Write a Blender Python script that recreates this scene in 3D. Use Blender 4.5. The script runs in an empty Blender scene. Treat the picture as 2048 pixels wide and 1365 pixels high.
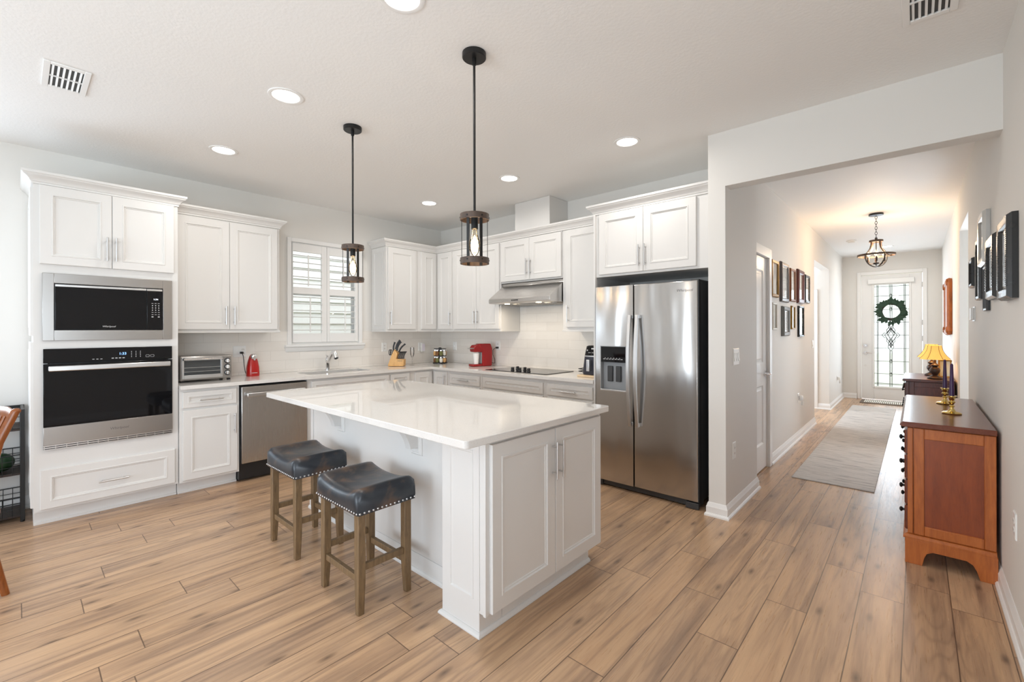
import bpy, bmesh, math, random
from mathutils import Vector, Matrix
random.seed(7)
SC = bpy.context.scene
COL = SC.collection
PI = math.pi

# ------------------------------------------------------------------ camera
CAM_H, FPX, YAW, ROLL, CYP = 1.38, 896.371, 0.734749, -0.00247, 659.916
cd = bpy.data.cameras.new('camera')
cd.sensor_width = 36.0
cd.lens = FPX / 2048 * 36.0
cd.shift_y = -(682.5 - CYP) / 2048
cd.clip_start, cd.clip_end = 0.05, 200
cam = bpy.data.objects.new('camera', cd)
COL.objects.link(cam)
_r = Vector((math.cos(YAW), math.sin(YAW), 0))
_f = Vector((-math.sin(YAW), math.cos(YAW), 0))
_u = Vector((0, 0, 1))
_x = _r * math.cos(ROLL) + _u * math.sin(ROLL)
_y = _u * math.cos(ROLL) - _r * math.sin(ROLL)
M = Matrix((_x, _y, -_f)).transposed().to_4x4()
M.translation = (0, 0, CAM_H)
cam.matrix_world = M
SC.camera = cam

# ------------------------------------------------------------------ world, daylight, exposure
SC.view_settings.view_transform = 'Standard'
SC.view_settings.look = 'None'
SC.view_settings.gamma = 1.0
SC.view_settings.use_curve_mapping = False
SC.view_settings.exposure = 0.06
SC.cycles.max_bounces = 10
SC.cycles.diffuse_bounces = 6
SC.cycles.glossy_bounces = 5
SC.cycles.transmission_bounces = 8
SC.cycles.transparent_max_bounces = 12
SC.cycles.sample_clamp_indirect = 6
SC.cycles.caustics_reflective = False
SC.cycles.caustics_refractive = False
SC.cycles.use_denoising = True
w = bpy.data.worlds.new('sky')
SC.world = w
w.use_nodes = True
bg = w.node_tree.nodes['Background']
bg.inputs[0].default_value = (0.93, 0.97, 1.0, 1)
bg.inputs[1].default_value = 2.6


def area(name, loc, direction, sx, sy, power, color=(1, 1, 1)):
    l = bpy.data.lights.new(name, 'AREA')
    l.shape = 'RECTANGLE'
    l.size, l.size_y, l.energy, l.color = sx, sy, power, color
    o = bpy.data.objects.new(name, l)
    COL.objects.link(o)
    o.location = loc
    o.rotation_euler = Vector(direction).to_track_quat('-Z', 'Y').to_euler()
    return o


# daylight through the glass doors and the dining window; right-wall light is added fill
DAY = (0.745, 0.868, 1.0)
area('daylight_glass_doors', (-1.9, -4.26, 1.2), (0, 1, 0.6), 2.9, 2.15, 158, DAY)
area('daylight_dining_window', (-5.185, -0.75, 1.55), (1, 0, 0), 0.88, 1.25, 27, DAY)
area('fill_light_added_window', (0.345, -0.95, 1.3), (-1, 0, 0.5), 1.9, 1.8, 66, DAY)  # fill from an added window, brightens faces turned to the right
# daylight through the front door glass; both passage lights are added hall fill
area('daylight_front_door', (-0.36, 11.1, 1.25), (0, -1, 0), 0.5, 1.9, 18, DAY)
area('fill_light_left_passage', (-3.2, 8.54, 1.5), (1, 0, 0.1), 1.2, 1.6, 56, DAY)  # added fill with no window modelled, brightens the far hall
area('fill_light_right_passage', (0.68, 6.655, 1.35), (-0.25, -1, 0), 0.4, 2.0, 32, DAY)  # added fill inside the passage, aimed at the wall end by the refrigerator

# ------------------------------------------------------------------ mesh helpers
ORG = {}


class MB:
    def __init__(s, T=None):
        s.v, s.f, s.m, s.T = [], [], [], T

    def add(s, vs, fs, m=0):
        b = len(s.v)
        if s.T:
            vs = [s.T(*p) for p in vs]
        s.v += [tuple(p) for p in vs]
        s.f += [tuple(i + b for i in f) for f in fs]
        s.m += [m] * len(fs)
        return s

    def box(s, a, b, m=0):
        x0, y0, z0 = a
        x1, y1, z1 = b
        s.add([(x0, y0, z0), (x1, y0, z0), (x1, y1, z0), (x0, y1, z0), (x0, y0, z1), (x1, y0, z1), (x1, y1, z1), (x0, y1, z1)],
              [(0, 3, 2, 1), (4, 5, 6, 7), (0, 1, 5, 4), (1, 2, 6, 5), (2, 3, 7, 6), (3, 0, 4, 7)], m)
        return s

    def rings(s, rs, closed=True, cap=True, m=0, loop=False):
        n = len(rs[0])
        vs = [p for r in rs for p in r]
        fs = []
        k = len(rs)
        for i in range(k if loop else k - 1):
            a, b = i * n, ((i + 1) % k) * n
            for j in range(n if closed else n - 1):
                j2 = (j + 1) % n
                fs.append((a + j, a + j2, b + j2, b + j))
        if cap and not loop:
            fs.append(tuple(range(n))[::-1])
            fs.append(tuple((k - 1) * n + j for j in range(n)))
        s.add(vs, fs, m)
        return s

    def prism(s, poly, axis, lo, hi, m=0):
        def P(p, q, t):
            return {0: (t, p, q), 1: (p, t, q), 2: (p, q, t)}[axis]
        s.rings([[P(p, q, lo) for p, q in poly], [P(p, q, hi) for p, q in poly]], m=m)
        return s

    def cyl(s, p0, p1, r0, r1=None, seg=16, m=0):
        r1 = r0 if r1 is None else r1
        p0, p1 = Vector(p0), Vector(p1)
        d = (p1 - p0).normalized()
        a = d.orthogonal().normalized()
        b = d.cross(a)
        c = [(math.cos(2 * PI * i / seg), math.sin(2 * PI * i / seg)) for i in range(seg)]
        s.rings([[p0 + (a * x + b * y) * r0 for x, y in c], [p1 + (a * x + b * y) * r1 for x, y in c]], m=m)
        return s

    def tube(s, pts, r, seg=8, closed=False, m=0, flat=None):
        pts = [Vector(p) for p in pts]
        n = len(pts)
        rs = []
        ref = None
        for i, p in enumerate(pts):
            if closed:
                t = pts[(i + 1) % n] - pts[i - 1]
            else:
                t = pts[min(i + 1, n - 1)] - pts[max(i - 1, 0)]
            t = t.normalized() if t.length > 1e-9 else Vector((0, 0, 1))
            if ref is None:
                ref = t.orthogonal().normalized() if flat is None else Vector(flat)
            ref = (ref - t * ref.dot(t))
            ref = ref.normalized() if ref.length > 1e-6 else t.orthogonal().normalized()
            b = t.cross(ref)
            ri = r[i] if isinstance(r, list) else r
            ra, rb = ri if isinstance(ri, (list, tuple)) else (ri, ri)
            if seg == 4:
                q = [(1, 1), (-1, 1), (-1, -1), (1, -1)]
            else:
                q = [(math.cos(2 * PI * k / seg), math.sin(2 * PI * k / seg)) for k in range(seg)]
            rs.append([p + ref * (ra * x) + b * (rb * y) for x, y in q])
        s.rings(rs, loop=closed, m=m)
        return s

    def lathe(s, prof, c=(0, 0, 0), seg=24, m=0, cap=True):
        rs = []
        for r, z in prof:
            r = max(r, 1e-4)
            rs.append([(c[0] + r * math.cos(2 * PI * i / seg), c[1] + r * math.sin(2 * PI * i / seg), c[2] + z) for i in range(seg)])
        s.rings(rs, m=m, cap=cap)
        return s

    def ball(s, c, r, seg=16, rg=10, m=0):
        if not isinstance(r, (list, tuple)):
            r = (r, r, r)
        rs = []
        for i in range(rg + 1):
            a = -PI / 2 + PI * i / rg
            k = max(math.cos(a), 1e-3)
            rs.append([(c[0] + r[0] * k * math.cos(2 * PI * j / seg), c[1] + r[1] * k * math.sin(2 * PI * j / seg), c[2] + r[2] * math.sin(a)) for j in range(seg)])
        s.rings(rs, m=m)
        return s

    def sweep(s, path, prof, side=1, m=0, closed=False):
        """profile (out, z) swept along a plan polyline (x, y) with mitred corners"""
        n = len(path)
        rs = []
        P = [Vector(p) for p in path]
        for i in range(n):
            ds = []
            if i > 0 or closed:
                ds.append((P[i] - P[i - 1]).normalized())
            if i < n - 1 or closed:
                ds.append((P[(i + 1) % n] - P[i]).normalized())
            ns = [Vector((d.y, -d.x)) * side for d in ds]
            mv = ns[0] if len(ns) == 1 else (ns[0] + ns[1]) / max(1e-6, 1 + ns[0].dot(ns[1]))
            rs.append([(P[i].x + mv.x * o, P[i].y + mv.y * o, z) for o, z in prof])
        s.rings(rs, m=m, loop=closed)
        return s

    def panel(s, u0, u1, z0, z1, n0, prof, m=0):
        """raised / recessed rectangular panel; prof = [(inset, n)...], last ring is filled"""
        rs = [[(u0, n0, z0), (u1, n0, z0), (u1, n0, z1), (u0, n0, z1)]]
        for i, n in prof:
            rs.append([(u0 + i, n, z0 + i), (u1 - i, n, z0 + i), (u1 - i, n, z1 - i), (u0 + i, n, z1 - i)])
        s.rings(rs, m=m)
        return s

    def build(s, name, mats, parent=None, bev=0, ang=35, seg=2, label=None, cat=None, group=None, kind=None, smooth=True, sub=0):
        me = bpy.data.meshes.new(name)
        o = ORG.get(parent.as_pointer(), Vector((0, 0, 0))) if parent else Vector((0, 0, 0))
        vs = [Vector(p) - o for p in s.v]
        if parent is None and vs:
            lo = Vector((min(p.x for p in vs), min(p.y for p in vs), min(p.z for p in vs)))
            hi = Vector((max(p.x for p in vs), max(p.y for p in vs), max(p.z for p in vs)))
            base = Vector(((lo.x + hi.x) / 2, (lo.y + hi.y) / 2, lo.z))
            vs = [p - base for p in vs]
        else:
            base = Vector((0, 0, 0))
        me.from_pydata([tuple(p) for p in vs], [], s.f)
        if not isinstance(mats, (list, tuple)):
            mats = [mats]
        for k in mats:
            me.materials.append(k)
        for p, k in zip(me.polygons, s.m):
            p.material_index = k
        bm = bmesh.new()
        bm.from_mesh(me)
        bmesh.ops.recalc_face_normals(bm, faces=bm.faces)
        bm.to_mesh(me)
        bm.free()
        if smooth:
            for p in me.polygons:
                p.use_smooth = True
            me.set_sharp_from_angle(angle=math.radians(ang))
        ob = bpy.data.objects.new(name, me)
        COL.objects.link(ob)
        if parent:
            ob.parent = parent
            ORG[ob.as_pointer()] = o
        else:
            ob.location = base
            ORG[ob.as_pointer()] = base
        if bev:
            b = ob.modifiers.new('bevel', 'BEVEL')
            b.width, b.segments, b.limit_method, b.angle_limit = bev, seg, 'ANGLE', math.radians(50)
        if sub:
            b = ob.modifiers.new('subdivision', 'SUBSURF')
            b.levels = b.render_levels = sub
        tag(ob, label, cat, group, kind)
        return ob


def tag(o, label=None, cat=None, group=None, kind=None):
    if label:
        o['label'] = label
    if cat:
        o['category'] = cat
    if group:
        o['group'] = group
    if kind:
        o['kind'] = kind
    return o


def thing(name, label, cat, loc=(0, 0, 0), rz=0, group=None, local=False, kind=None):
    """an Empty at the thing's base; parts are given in world space unless local"""
    o = bpy.data.objects.new(name, None)
    o.empty_display_size = 0.1
    COL.objects.link(o)
    o.location = loc
    o.rotation_euler = (0, 0, rz)
    ORG[o.as_pointer()] = Vector((0, 0, 0)) if local else Vector(loc)
    return tag(o, label, cat, group, kind)


def copy_tree(o, loc=None, rz=None, label=None, group=None, parent=None):
    c = o.copy()
    COL.objects.link(c)
    if parent:
        c.parent = parent
    for ch in list(o.children):
        copy_tree(ch, parent=c)
    if loc is not None:
        c.location = loc
    if rz is not None:
        c.rotation_euler = (0, 0, rz)
    if label:
        c['label'] = label
    if group:
        c['group'] = group
    return c


def text(name, body, size, mat, parent, place, ext=0.0006, spacing=1.0, shear=0):
    """lettering as a thin mesh; place(u, v, d) maps text plane coordinates to world"""
    cu = bpy.data.curves.new(name, 'FONT')
    cu.body, cu.size, cu.align_x, cu.align_y = body, size, 'CENTER', 'CENTER'
    cu.extrude = ext
    cu.space_character = spacing
    cu.shear = shear
    tmp = bpy.data.objects.new(name, cu)
    COL.objects.link(tmp)
    dg = bpy.context.evaluated_depsgraph_get()
    me = bpy.data.meshes.new_from_object(tmp.evaluated_get(dg))
    bpy.data.objects.remove(tmp)
    org = ORG.get(parent.as_pointer(), Vector((0, 0, 0)))
    for v in me.vertices:
        v.co = Vector(place(v.co.x, v.co.y, v.co.z)) - org
    me.materials.clear()
    me.materials.append(mat)
    ob = bpy.data.objects.new(name, me)
    COL.objects.link(ob)
    ob.parent = parent
    ORG[ob.as_pointer()] = org
    return ob


def arc(cx, cy, r, a0, a1, n):
    return [(cx + r * math.cos(math.radians(a0 + (a1 - a0) * i / n)), cy + r * math.sin(math.radians(a0 + (a1 - a0) * i / n))) for i in range(n + 1)]


def rrect(x0, y0, x1, y1, r, n=5):
    return arc(x1 - r, y0 + r, r, -90, 0, n) + arc(x1 - r, y1 - r, r, 0, 90, n) + arc(x0 + r, y1 - r, r, 90, 180, n) + arc(x0 + r, y0 + r, r, 180, 270, n)


# ------------------------------------------------------------------ materials
def srgb(r, g, b):
    f = lambda c: (c / 255 / 12.92) if c <= 10 else ((c / 255 + 0.055) / 1.055) ** 2.4
    return (f(r), f(g), f(b), 1)


class NT:
    def __init__(s, name):
        s.mat = bpy.data.materials.new(name)
        s.mat.use_nodes = True
        s.t = s.mat.node_tree
        s.p = s.t.nodes['Principled BSDF']

    def n(s, typ, **k):
        o = s.t.nodes.new(typ)
        for a, b in k.items():
            setattr(o, a, b)
        return o

    def l(s, a, b):
        s.t.links.new(a, b)

    def val(s, sock, v):
        if hasattr(v, 'is_linked'):
            s.l(v, sock)
        else:
            sock.default_value = v

    def math(s, op, a, b=0.0, c=0.0):
        o = s.n('ShaderNodeMath', operation=op)
        s.val(o.inputs[0], a)
        s.val(o.inputs[1], b)
        s.val(o.inputs[2], c)
        return o.outputs[0]

    def mix(s, f, a, b, blend='MIX'):
        o = s.n('ShaderNodeMix', data_type='RGBA', blend_type=blend)
        s.val(o.inputs[0], f)
        s.val(o.inputs[6], a)
        s.val(o.inputs[7], b)
        return o.outputs[2]

    def ramp(s, f, stops):
        o = s.n('ShaderNodeValToRGB')
        e = o.color_ramp.elements
        while len(e) > 1:
            e.remove(e[-1])
        e[0].position, e[0].color = stops[0]
        for p, c in stops[1:]:
            x = e.new(p)
            x.color = c
        s.val(o.inputs[0], f)
        return o.outputs[0]

    def noise(s, vec, scale, detail=3, rough=0.5, dist=0.0):
        o = s.n('ShaderNodeTexNoise')
        if vec is not None:
            s.l(vec, o.inputs['Vector'])
        o.inputs['Scale'].default_value = scale
        o.inputs['Detail'].default_value = detail
        o.inputs['Roughness'].default_value = rough
        o.inputs['Distortion'].default_value = dist
        return o.outputs[0]

    def coord(s, kind='Object', scale=(1, 1, 1)):
        if kind == 'World':
            v = s.n('ShaderNodeNewGeometry').outputs['Position']
        else:
            v = s.n('ShaderNodeTexCoord').outputs[kind]
        m = s.n('ShaderNodeMapping')
        s.l(v, m.inputs[0])
        m.inputs['Scale'].default_value = scale
        return m.outputs[0]

    def bump(s, h, strength=0.2, dist=0.002):
        b = s.n('ShaderNodeBump')
        b.inputs['Strength'].default_value = strength
        b.inputs['Distance'].default_value = dist
        s.l(h, b.inputs['Height'])
        s.l(b.outputs[0], s.p.inputs['Normal'])


def simple(name, col, rough=0.5, metal=0.0, spec=0.5, **kw):
    t = NT(name)
    t.p.inputs['Base Color'].default_value = col
    t.p.inputs['Roughness'].default_value = rough
    t.p.inputs['Metallic'].default_value = metal
    t.p.inputs['Specular IOR Level'].default_value = spec
    for k, v in kw.items():
        t.p.inputs[k].default_value = v
    # a touch of procedural unevenness in the finish
    nz = t.noise(t.coord('Object'), 18, 2)
    t.l(t.math('MULTIPLY_ADD', nz, 0.06, max(rough - 0.03, 0.0)), t.p.inputs['Roughness'])
    return t.mat


def emit(name, col, strength):
    t = NT(name)
    t.p.inputs['Base Color'].default_value = (0.02, 0.02, 0.02, 1)
    t.p.inputs['Emission Color'].default_value = col
    t.p.inputs['Emission Strength'].default_value = strength
    return t.mat


def wall_paint(name, col, scale, strength, dist):
    t = NT(name)
    t.p.inputs['Roughness'].default_value = 0.62
    t.p.inputs['Specular IOR Level'].default_value = 0.3
    v = t.coord('World')
    nz = t.noise(v, scale, 3, 0.55)
    t.l(t.mix(t.noise(v, 1.2, 2), tuple(c * 0.97 for c in col[:3]) + (1,), col), t.p.inputs['Base Color'])
    t.bump(nz, strength, dist)
    return t.mat


def wood(name, c1, c2, axis=2, scale=6.0, rough=0.4, stretch=9.0, knots=0.0):
    t = NT(name)
    sc = [stretch, stretch, stretch]
    sc[axis] = 1.0
    v = t.coord('Object', tuple(sc))
    a = t.noise(v, scale, 5, 0.6, 0.8)
    b = t.noise(v, scale * 5, 3, 0.6, 0.2)
    f = t.math('MULTIPLY_ADD', b, 0.35, t.math('MULTIPLY', a, 0.75))
    t.l(t.ramp(f, [(0.3, c2), (0.72, c1)]), t.p.inputs['Base Color'])
    t.p.inputs['Roughness'].default_value = rough
    t.bump(b, 0.08, 0.001)
    return t.mat


def steel(name, col, rough=0.28, axis=2, wav=0.0, streak=0.05):
    t = NT(name)
    t.p.inputs['Metallic'].default_value = 1.0
    sc = [60, 60, 60]
    sc[axis] = 0.6
    v = t.coord('World', tuple(sc))
    nz = t.noise(v, 6, 3, 0.6)
    t.l(t.mix(nz, tuple(c * 0.975 for c in col[:3]) + (1,), col), t.p.inputs['Base Color'])
    t.l(t.math('MULTIPLY_ADD', nz, streak, rough - streak / 2), t.p.inputs['Roughness'])
    if wav:
        sc2 = [3.2, 3.2, 3.2]
        sc2[axis] = 0.7
        n2 = t.noise(t.coord('World', tuple(sc2)), 1.6, 1, 0.4)
        t.bump(n2, 1.0, wav)
    return t.mat


def floor_mat():
    t = NT('plank_floor')
    pos = t.n('ShaderNodeNewGeometry').outputs['Position']
    sp = t.n('ShaderNodeSeparateXYZ')
    t.l(pos, sp.inputs[0])
    W, L = 0.1745, 1.22
    u = t.math('DIVIDE', t.math('ADD', sp.outputs[0], 0.05 + W * 60), W)
    row = t.math('FLOOR', u)
    fu = t.math('FRACT', u)
    wn = t.n('ShaderNodeTexWhiteNoise', noise_dimensions='1D')
    t.l(row, wn.inputs['W'])
    v = t.math('ADD', t.math('DIVIDE', sp.outputs[1], L), t.math('MULTIPLY_ADD', wn.outputs[0], 5.0, 30))
    cell = t.math('FLOOR', v)
    fv = t.math('FRACT', v)
    wn2 = t.n('ShaderNodeTexWhiteNoise', noise_dimensions='2D')
    cb = t.n('ShaderNodeCombineXYZ')
    t.l(row, cb.inputs[0])
    t.l(cell, cb.inputs[1])
    t.l(cb.outputs[0], wn2.inputs['Vector'])
    rnd = wn2.outputs[0]
    # grain coordinates shifted per plank
    gx = t.math('MULTIPLY_ADD', rnd, 37.0, t.math('MULTIPLY', sp.outputs[0], 1.0))
    gc = t.n('ShaderNodeCombineXYZ')
    t.l(gx, gc.inputs[0])
    t.l(t.math('MULTIPLY_ADD', rnd, 11.0, sp.outputs[1]), gc.inputs[1])

    def mapped(sx, sy):
        m = t.n('ShaderNodeMapping')
        t.l(gc.outputs[0], m.inputs[0])
        m.inputs['Scale'].default_value = (sx, sy, 1)
        return m.outputs[0]
    broad = t.noise(mapped(9, 0.75), 1.0, 3, 0.55, 0.8)
    band = t.noise(mapped(24, 1.1), 1.0, 3, 0.55, 1.0)
    fine = t.noise(mapped(150, 4.5), 1.0, 3, 0.65, 0.3)
    # cathedral rings from a distorted field
    fld = t.noise(mapped(8, 0.7), 1.0, 1, 0.4, 0.4)
    ring = t.math('SINE', t.math('MULTIPLY', fld, 80))
    ring = t.math('MULTIPLY_ADD', ring, 0.5, 0.5)
    ring = t.math('POWER', ring, 4.0)
    base = t.ramp(broad, [(0.28, srgb(138, 112, 93)), (0.42, srgb(170, 137, 110)), (0.56, srgb(200, 163, 128)), (0.72, srgb(186, 148, 114)), (0.85, srgb(150, 122, 100))])
    tone = t.ramp(rnd, [(0.0, srgb(160, 134, 112)), (0.35, srgb(200, 166, 133)), (0.7, srgb(188, 153, 120)), (1.0, srgb(206, 174, 142))])
    c = t.mix(0.35, base, tone)
    clampd = lambda v: t.math('MINIMUM', t.math('MAXIMUM', v, 0.0), 1.0)
    c = t.mix(clampd(t.math('MULTIPLY', t.math('SUBTRACT', band, 0.51), 2.9)), c, srgb(126, 103, 87))
    c = t.mix(clampd(t.math('MULTIPLY', t.math('SUBTRACT', 0.46, band), 2.6)), c, srgb(212, 176, 138))
    msk = clampd(t.math('MULTIPLY', t.math('SUBTRACT', t.noise(mapped(6, 0.5), 1.0, 1), 0.46), 6))
    c = t.mix(t.math('MULTIPLY', t.math('MULTIPLY', ring, msk), 0.34), c, srgb(122, 98, 80))
    c = t.mix(clampd(t.math('MULTIPLY', t.math('SUBTRACT', fine, 0.52), 0.9)), c, srgb(120, 98, 82))
    # knots with a halo
    vo = t.n('ShaderNodeTexVoronoi', feature='F1', voronoi_dimensions='2D')
    t.l(mapped(4.4, 1.5), vo.inputs['Vector'])
    vo.inputs['Scale'].default_value = 1.0
    kd = clampd(t.math('SUBTRACT', 1.0, t.math('MULTIPLY', vo.outputs['Distance'], 13)))
    halo = clampd(t.math('SUBTRACT', 1.0, t.math('MULTIPLY', vo.outputs['Distance'], 4.5)))
    c = t.mix(t.math('MULTIPLY', halo, 0.35), c, srgb(134, 108, 88))
    c = t.mix(t.math('MULTIPLY', kd, 0.8), c, srgb(88, 70, 58))
    # seams
    eu = t.math('MINIMUM', fu, t.math('SUBTRACT', 1.0, fu))
    ev = t.math('MINIMUM', fv, t.math('SUBTRACT', 1.0, fv))
    su = t.math('LESS_THAN', eu, 0.0125)
    sv = t.math('LESS_THAN', ev, 0.0018)
    seam = t.math('MAXIMUM', su, sv)
    c = t.mix(t.math('MULTIPLY', seam, 0.8), c, srgb(84, 64, 50))
    t.l(c, t.p.inputs['Base Color'])
    t.l(t.math('MULTIPLY_ADD', fine, 0.2, 0.2), t.p.inputs['Roughness'])
    t.p.inputs['Specular IOR Level'].default_value = 0.5
    t.bump(t.math('SUBTRACT', t.math('MULTIPLY_ADD', ring, 0.4, t.math('MULTIPLY', fine, 0.7)), t.math('MULTIPLY', seam, 1.5)), 0.16, 0.0012)
    return t.mat


def tile_mat(name, ax):
    t = NT(name)
    pos = t.n('ShaderNodeNewGeometry').outputs['Position']
    sp = t.n('ShaderNodeSeparateXYZ')
    t.l(pos, sp.inputs[0])
    cb = t.n('ShaderNodeCombineXYZ')
    t.l(sp.outputs[ax], cb.inputs[0])
    t.l(t.math('SUBTRACT', sp.outputs[2], 0.948), cb.inputs[1])
    b = t.n('ShaderNodeTexBrick')
    t.l(cb.outputs[0], b.inputs['Vector'])
    b.inputs['Scale'].default_value = 1
    b.inputs['Mortar Size'].default_value = 0.0014
    b.inputs['Mortar Smooth'].default_value = 0.3
    b.inputs['Brick Width'].default_value = 0.305
    b.inputs['Row Height'].default_value = 0.104
    b.inputs['Color1'].default_value = srgb(234, 229, 222)
    b.inputs['Color2'].default_value = srgb(241, 237, 231)
    b.inputs['Mortar'].default_value = srgb(212, 206, 199)
    v = t.coord('World', (14, 14, 60))
    c = t.mix(t.math('MULTIPLY', t.noise(v, 1, 3), 0.35), b.outputs[0], srgb(226, 219, 210))
    t.l(c, t.p.inputs['Base Color'])
    t.p.inputs['Roughness'].default_value = 0.3
    t.bump(t.math('SUBTRACT', 1.0, b.outputs['Fac']), 0.35, 0.0015)
    return t.mat


def quartz():
    t = NT('white_quartz')
    v = t.coord('World')
    a = t.noise(v, 160, 2, 0.6)
    b = t.noise(v, 35, 3, 0.6)
    c = t.mix(t.math('GREATER_THAN', a, 0.64), srgb(224, 221, 217), srgb(208, 205, 200))
    c = t.mix(t.math('MULTIPLY', b, 0.25), c, srgb(222, 218, 212))
    t.l(c, t.p.inputs['Base Color'])
    t.p.inputs['Roughness'].default_value = 0.03
    t.p.inputs['Specular IOR Level'].default_value = 0.7
    return t.mat


def leather():
    t = NT('navy_brown_leather')
    v = t.coord('Object')
    a = t.noise(v, 5.5, 4, 0.6, 0.5)
    c = t.ramp(a, [(0.38, srgb(30, 35, 42)), (0.52, srgb(40, 44, 50)), (0.64, srgb(88, 70, 58))])
    t.l(c, t.p.inputs['Base Color'])
    t.p.inputs['Roughness'].default_value = 0.34
    t.bump(t.noise(v, 260, 2), 0.12, 0.0008)
    return t.mat


def rug_mat():
    t = NT('rug_weave')
    pos = t.coord('World', (3.5, 26, 1))
    a = t.noise(pos, 1, 5, 0.7)
    b = t.noise(t.coord('World', (1.3, 0.9, 1)), 1.2, 3)
    w_ = t.noise(t.coord('World', (260, 260, 1)), 1, 1)
    c = t.ramp(a, [(0.36, srgb(138, 136, 136)), (0.45, srgb(192, 188, 184)), (0.55, srgb(214, 209, 204)), (0.66, srgb(200, 196, 192))])
    c = t.mix(t.math('MULTIPLY', b, 0.55), c, srgb(208, 199, 191))
    c = t.mix(t.math('MULTIPLY', w_, 0.18), c, srgb(150, 144, 138))
    t.l(c, t.p.inputs['Base Color'])
    t.p.inputs['Roughness'].default_value = 0.95
    t.p.inputs['Specular IOR Level'].default_value = 0.1
    t.bump(w_, 0.5, 0.003)
    return t.mat


def glass_pane(name, tint=(1, 1, 1, 1), spec=0.08, frost=0.0, frostcol=(0.9, 0.93, 0.9, 1)):
    """thin clear pane: mostly see-through, a little mirror"""
    m = bpy.data.materials.new(name)
    m.use_nodes = True
    t = m.node_tree
    t.nodes.clear()
    out = t.nodes.new('ShaderNodeOutputMaterial')
    tr = t.nodes.new('ShaderNodeBsdfTransparent')
    tr.inputs[0].default_value = tint
    gl = t.nodes.new('ShaderNodeBsdfGlossy')
    gl.inputs['Roughness'].default_value = 0.02
    fr = t.nodes.new('ShaderNodeFresnel')
    fr.inputs[0].default_value = 1.45
    mx = t.nodes.new('ShaderNodeMixShader')
    t.links.new(fr.outputs[0], mx.inputs[0])
    t.links.new(gl.outputs[0], mx.inputs[2])
    if frost:
        nz = t.nodes.new('ShaderNodeTexNoise')
        nz.inputs['Scale'].default_value = 45
        tl = t.nodes.new('ShaderNodeBsdfTranslucent')
        tl.inputs[0].default_value = frostcol
        bp = t.nodes.new('ShaderNodeBump')
        bp.inputs['Distance'].default_value = 0.004
        t.links.new(nz.outputs[0], bp.inputs['Height'])
        t.links.new(bp.outputs[0], tl.inputs['Normal'])
        m2 = t.nodes.new('ShaderNodeMixShader')
        m2.inputs[0].default_value = frost
        t.links.new(tr.outputs[0], m2.inputs[1])
        t.links.new(tl.outputs[0], m2.inputs[2])
        t.links.new(m2.outputs[0], mx.inputs[1])
    else:
        t.links.new(tr.outputs[0], mx.inputs[1])
    t.links.new(mx.outputs[0], out.inputs[0])
    return m


def shade_mat():
    t = NT('amber_lampshade')
    t.p.inputs['Base Color'].default_value = srgb(226, 178, 96)
    t.p.inputs['Roughness'].default_value = 0.8
    nz = t.noise(t.coord('Object', (40, 40, 6)), 1, 2)
    t.l(t.mix(nz, srgb(240, 178, 82), srgb(250, 196, 108)), t.p.inputs['Emission Color'])
    t.p.inputs['Emission Strength'].default_value = 0.62
    return t.mat


M = {}
M['wall'] = wall_paint('greige_wall_paint', srgb(229, 226, 221), 160, 0.12, 0.0012)
M['ceil'] = wall_paint('knockdown_ceiling_paint', srgb(241, 240, 238), 55, 0.32, 0.004)
M['trim'] = simple('white_trim_paint', srgb(238, 237, 235), 0.32)
M['cab'] = simple('white_cabinet_paint', srgb(219, 217, 214), 0.36)
M['floor'] = floor_mat()
M['tileL'] = tile_mat('cream_subway_tile_side', 1)
M['tileB'] = tile_mat('cream_subway_tile_back', 0)
M['quartz'] = quartz()
M['steel'] = steel('brushed_steel', (0.60, 0.585, 0.565, 1), 0.27, 2, 0.004, 0.03)
M['steelw'] = steel('fridge_steel', (0.53, 0.515, 0.50, 1), 0.2, 2, 0.02)
M['steelh'] = steel('brushed_steel_horizontal', (0.40, 0.385, 0.37, 1), 0.3, 1, 0.0)
M['steelx'] = steel('hood_steel', (0.62, 0.60, 0.58, 1), 0.28, 0, 0.0)
M['nickel'] = steel('satin_nickel', (0.66, 0.66, 0.66, 1), 0.3, 2)
M['chrome'] = simple('chrome', (0.82, 0.82, 0.83, 1), 0.08, 1.0)
M['bglass'] = simple('black_glass', (0.005, 0.005, 0.006, 1), 0.04, 0.0, 0.28)
M['cookglass'] = simple('cooktop_glass', (0.012, 0.012, 0.013, 1), 0.06, 0.0, 0.6)
M['black'] = simple('black_plastic', (0.012, 0.012, 0.013, 1), 0.4)
M['dgrey'] = simple('dark_grey_plastic', (0.045, 0.046, 0.048, 1), 0.45)
M['grey'] = simple('grey_plastic', (0.33, 0.34, 0.35, 1), 0.4)
M['bmetal'] = simple('matte_black_metal', (0.014, 0.014, 0.014, 1), 0.38, 0.3)
M['leather'] = leather()
M['stoolwood'] = wood('weathered_oak', srgb(132, 106, 74), srgb(84, 66, 46), 2, 7, 0.5)
M['ringwood'] = wood('dark_rustic_wood', srgb(88, 70, 58), srgb(50, 40, 34), 2, 7, 0.55, 2)
M['cherry'] = wood('cherry_wood', srgb(188, 108, 52), srgb(150, 78, 34), 2, 4, 0.3, 8)
M['cherrypanel'] = wood('cherry_panel', srgb(150, 74, 38), srgb(118, 54, 28), 2, 4, 0.3, 8)
M['cherrytop'] = wood('dark_cherry_top', srgb(118, 62, 42), srgb(92, 44, 30), 1, 4, 0.2, 8)
M['mahog'] = wood('mahogany', srgb(88, 38, 24), srgb(54, 22, 15), 2, 5, 0.3, 7)
M['orangewood'] = wood('carved_orange_wood', srgb(178, 98, 34), srgb(110, 62, 24), 2, 7, 0.5, 5)
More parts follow.
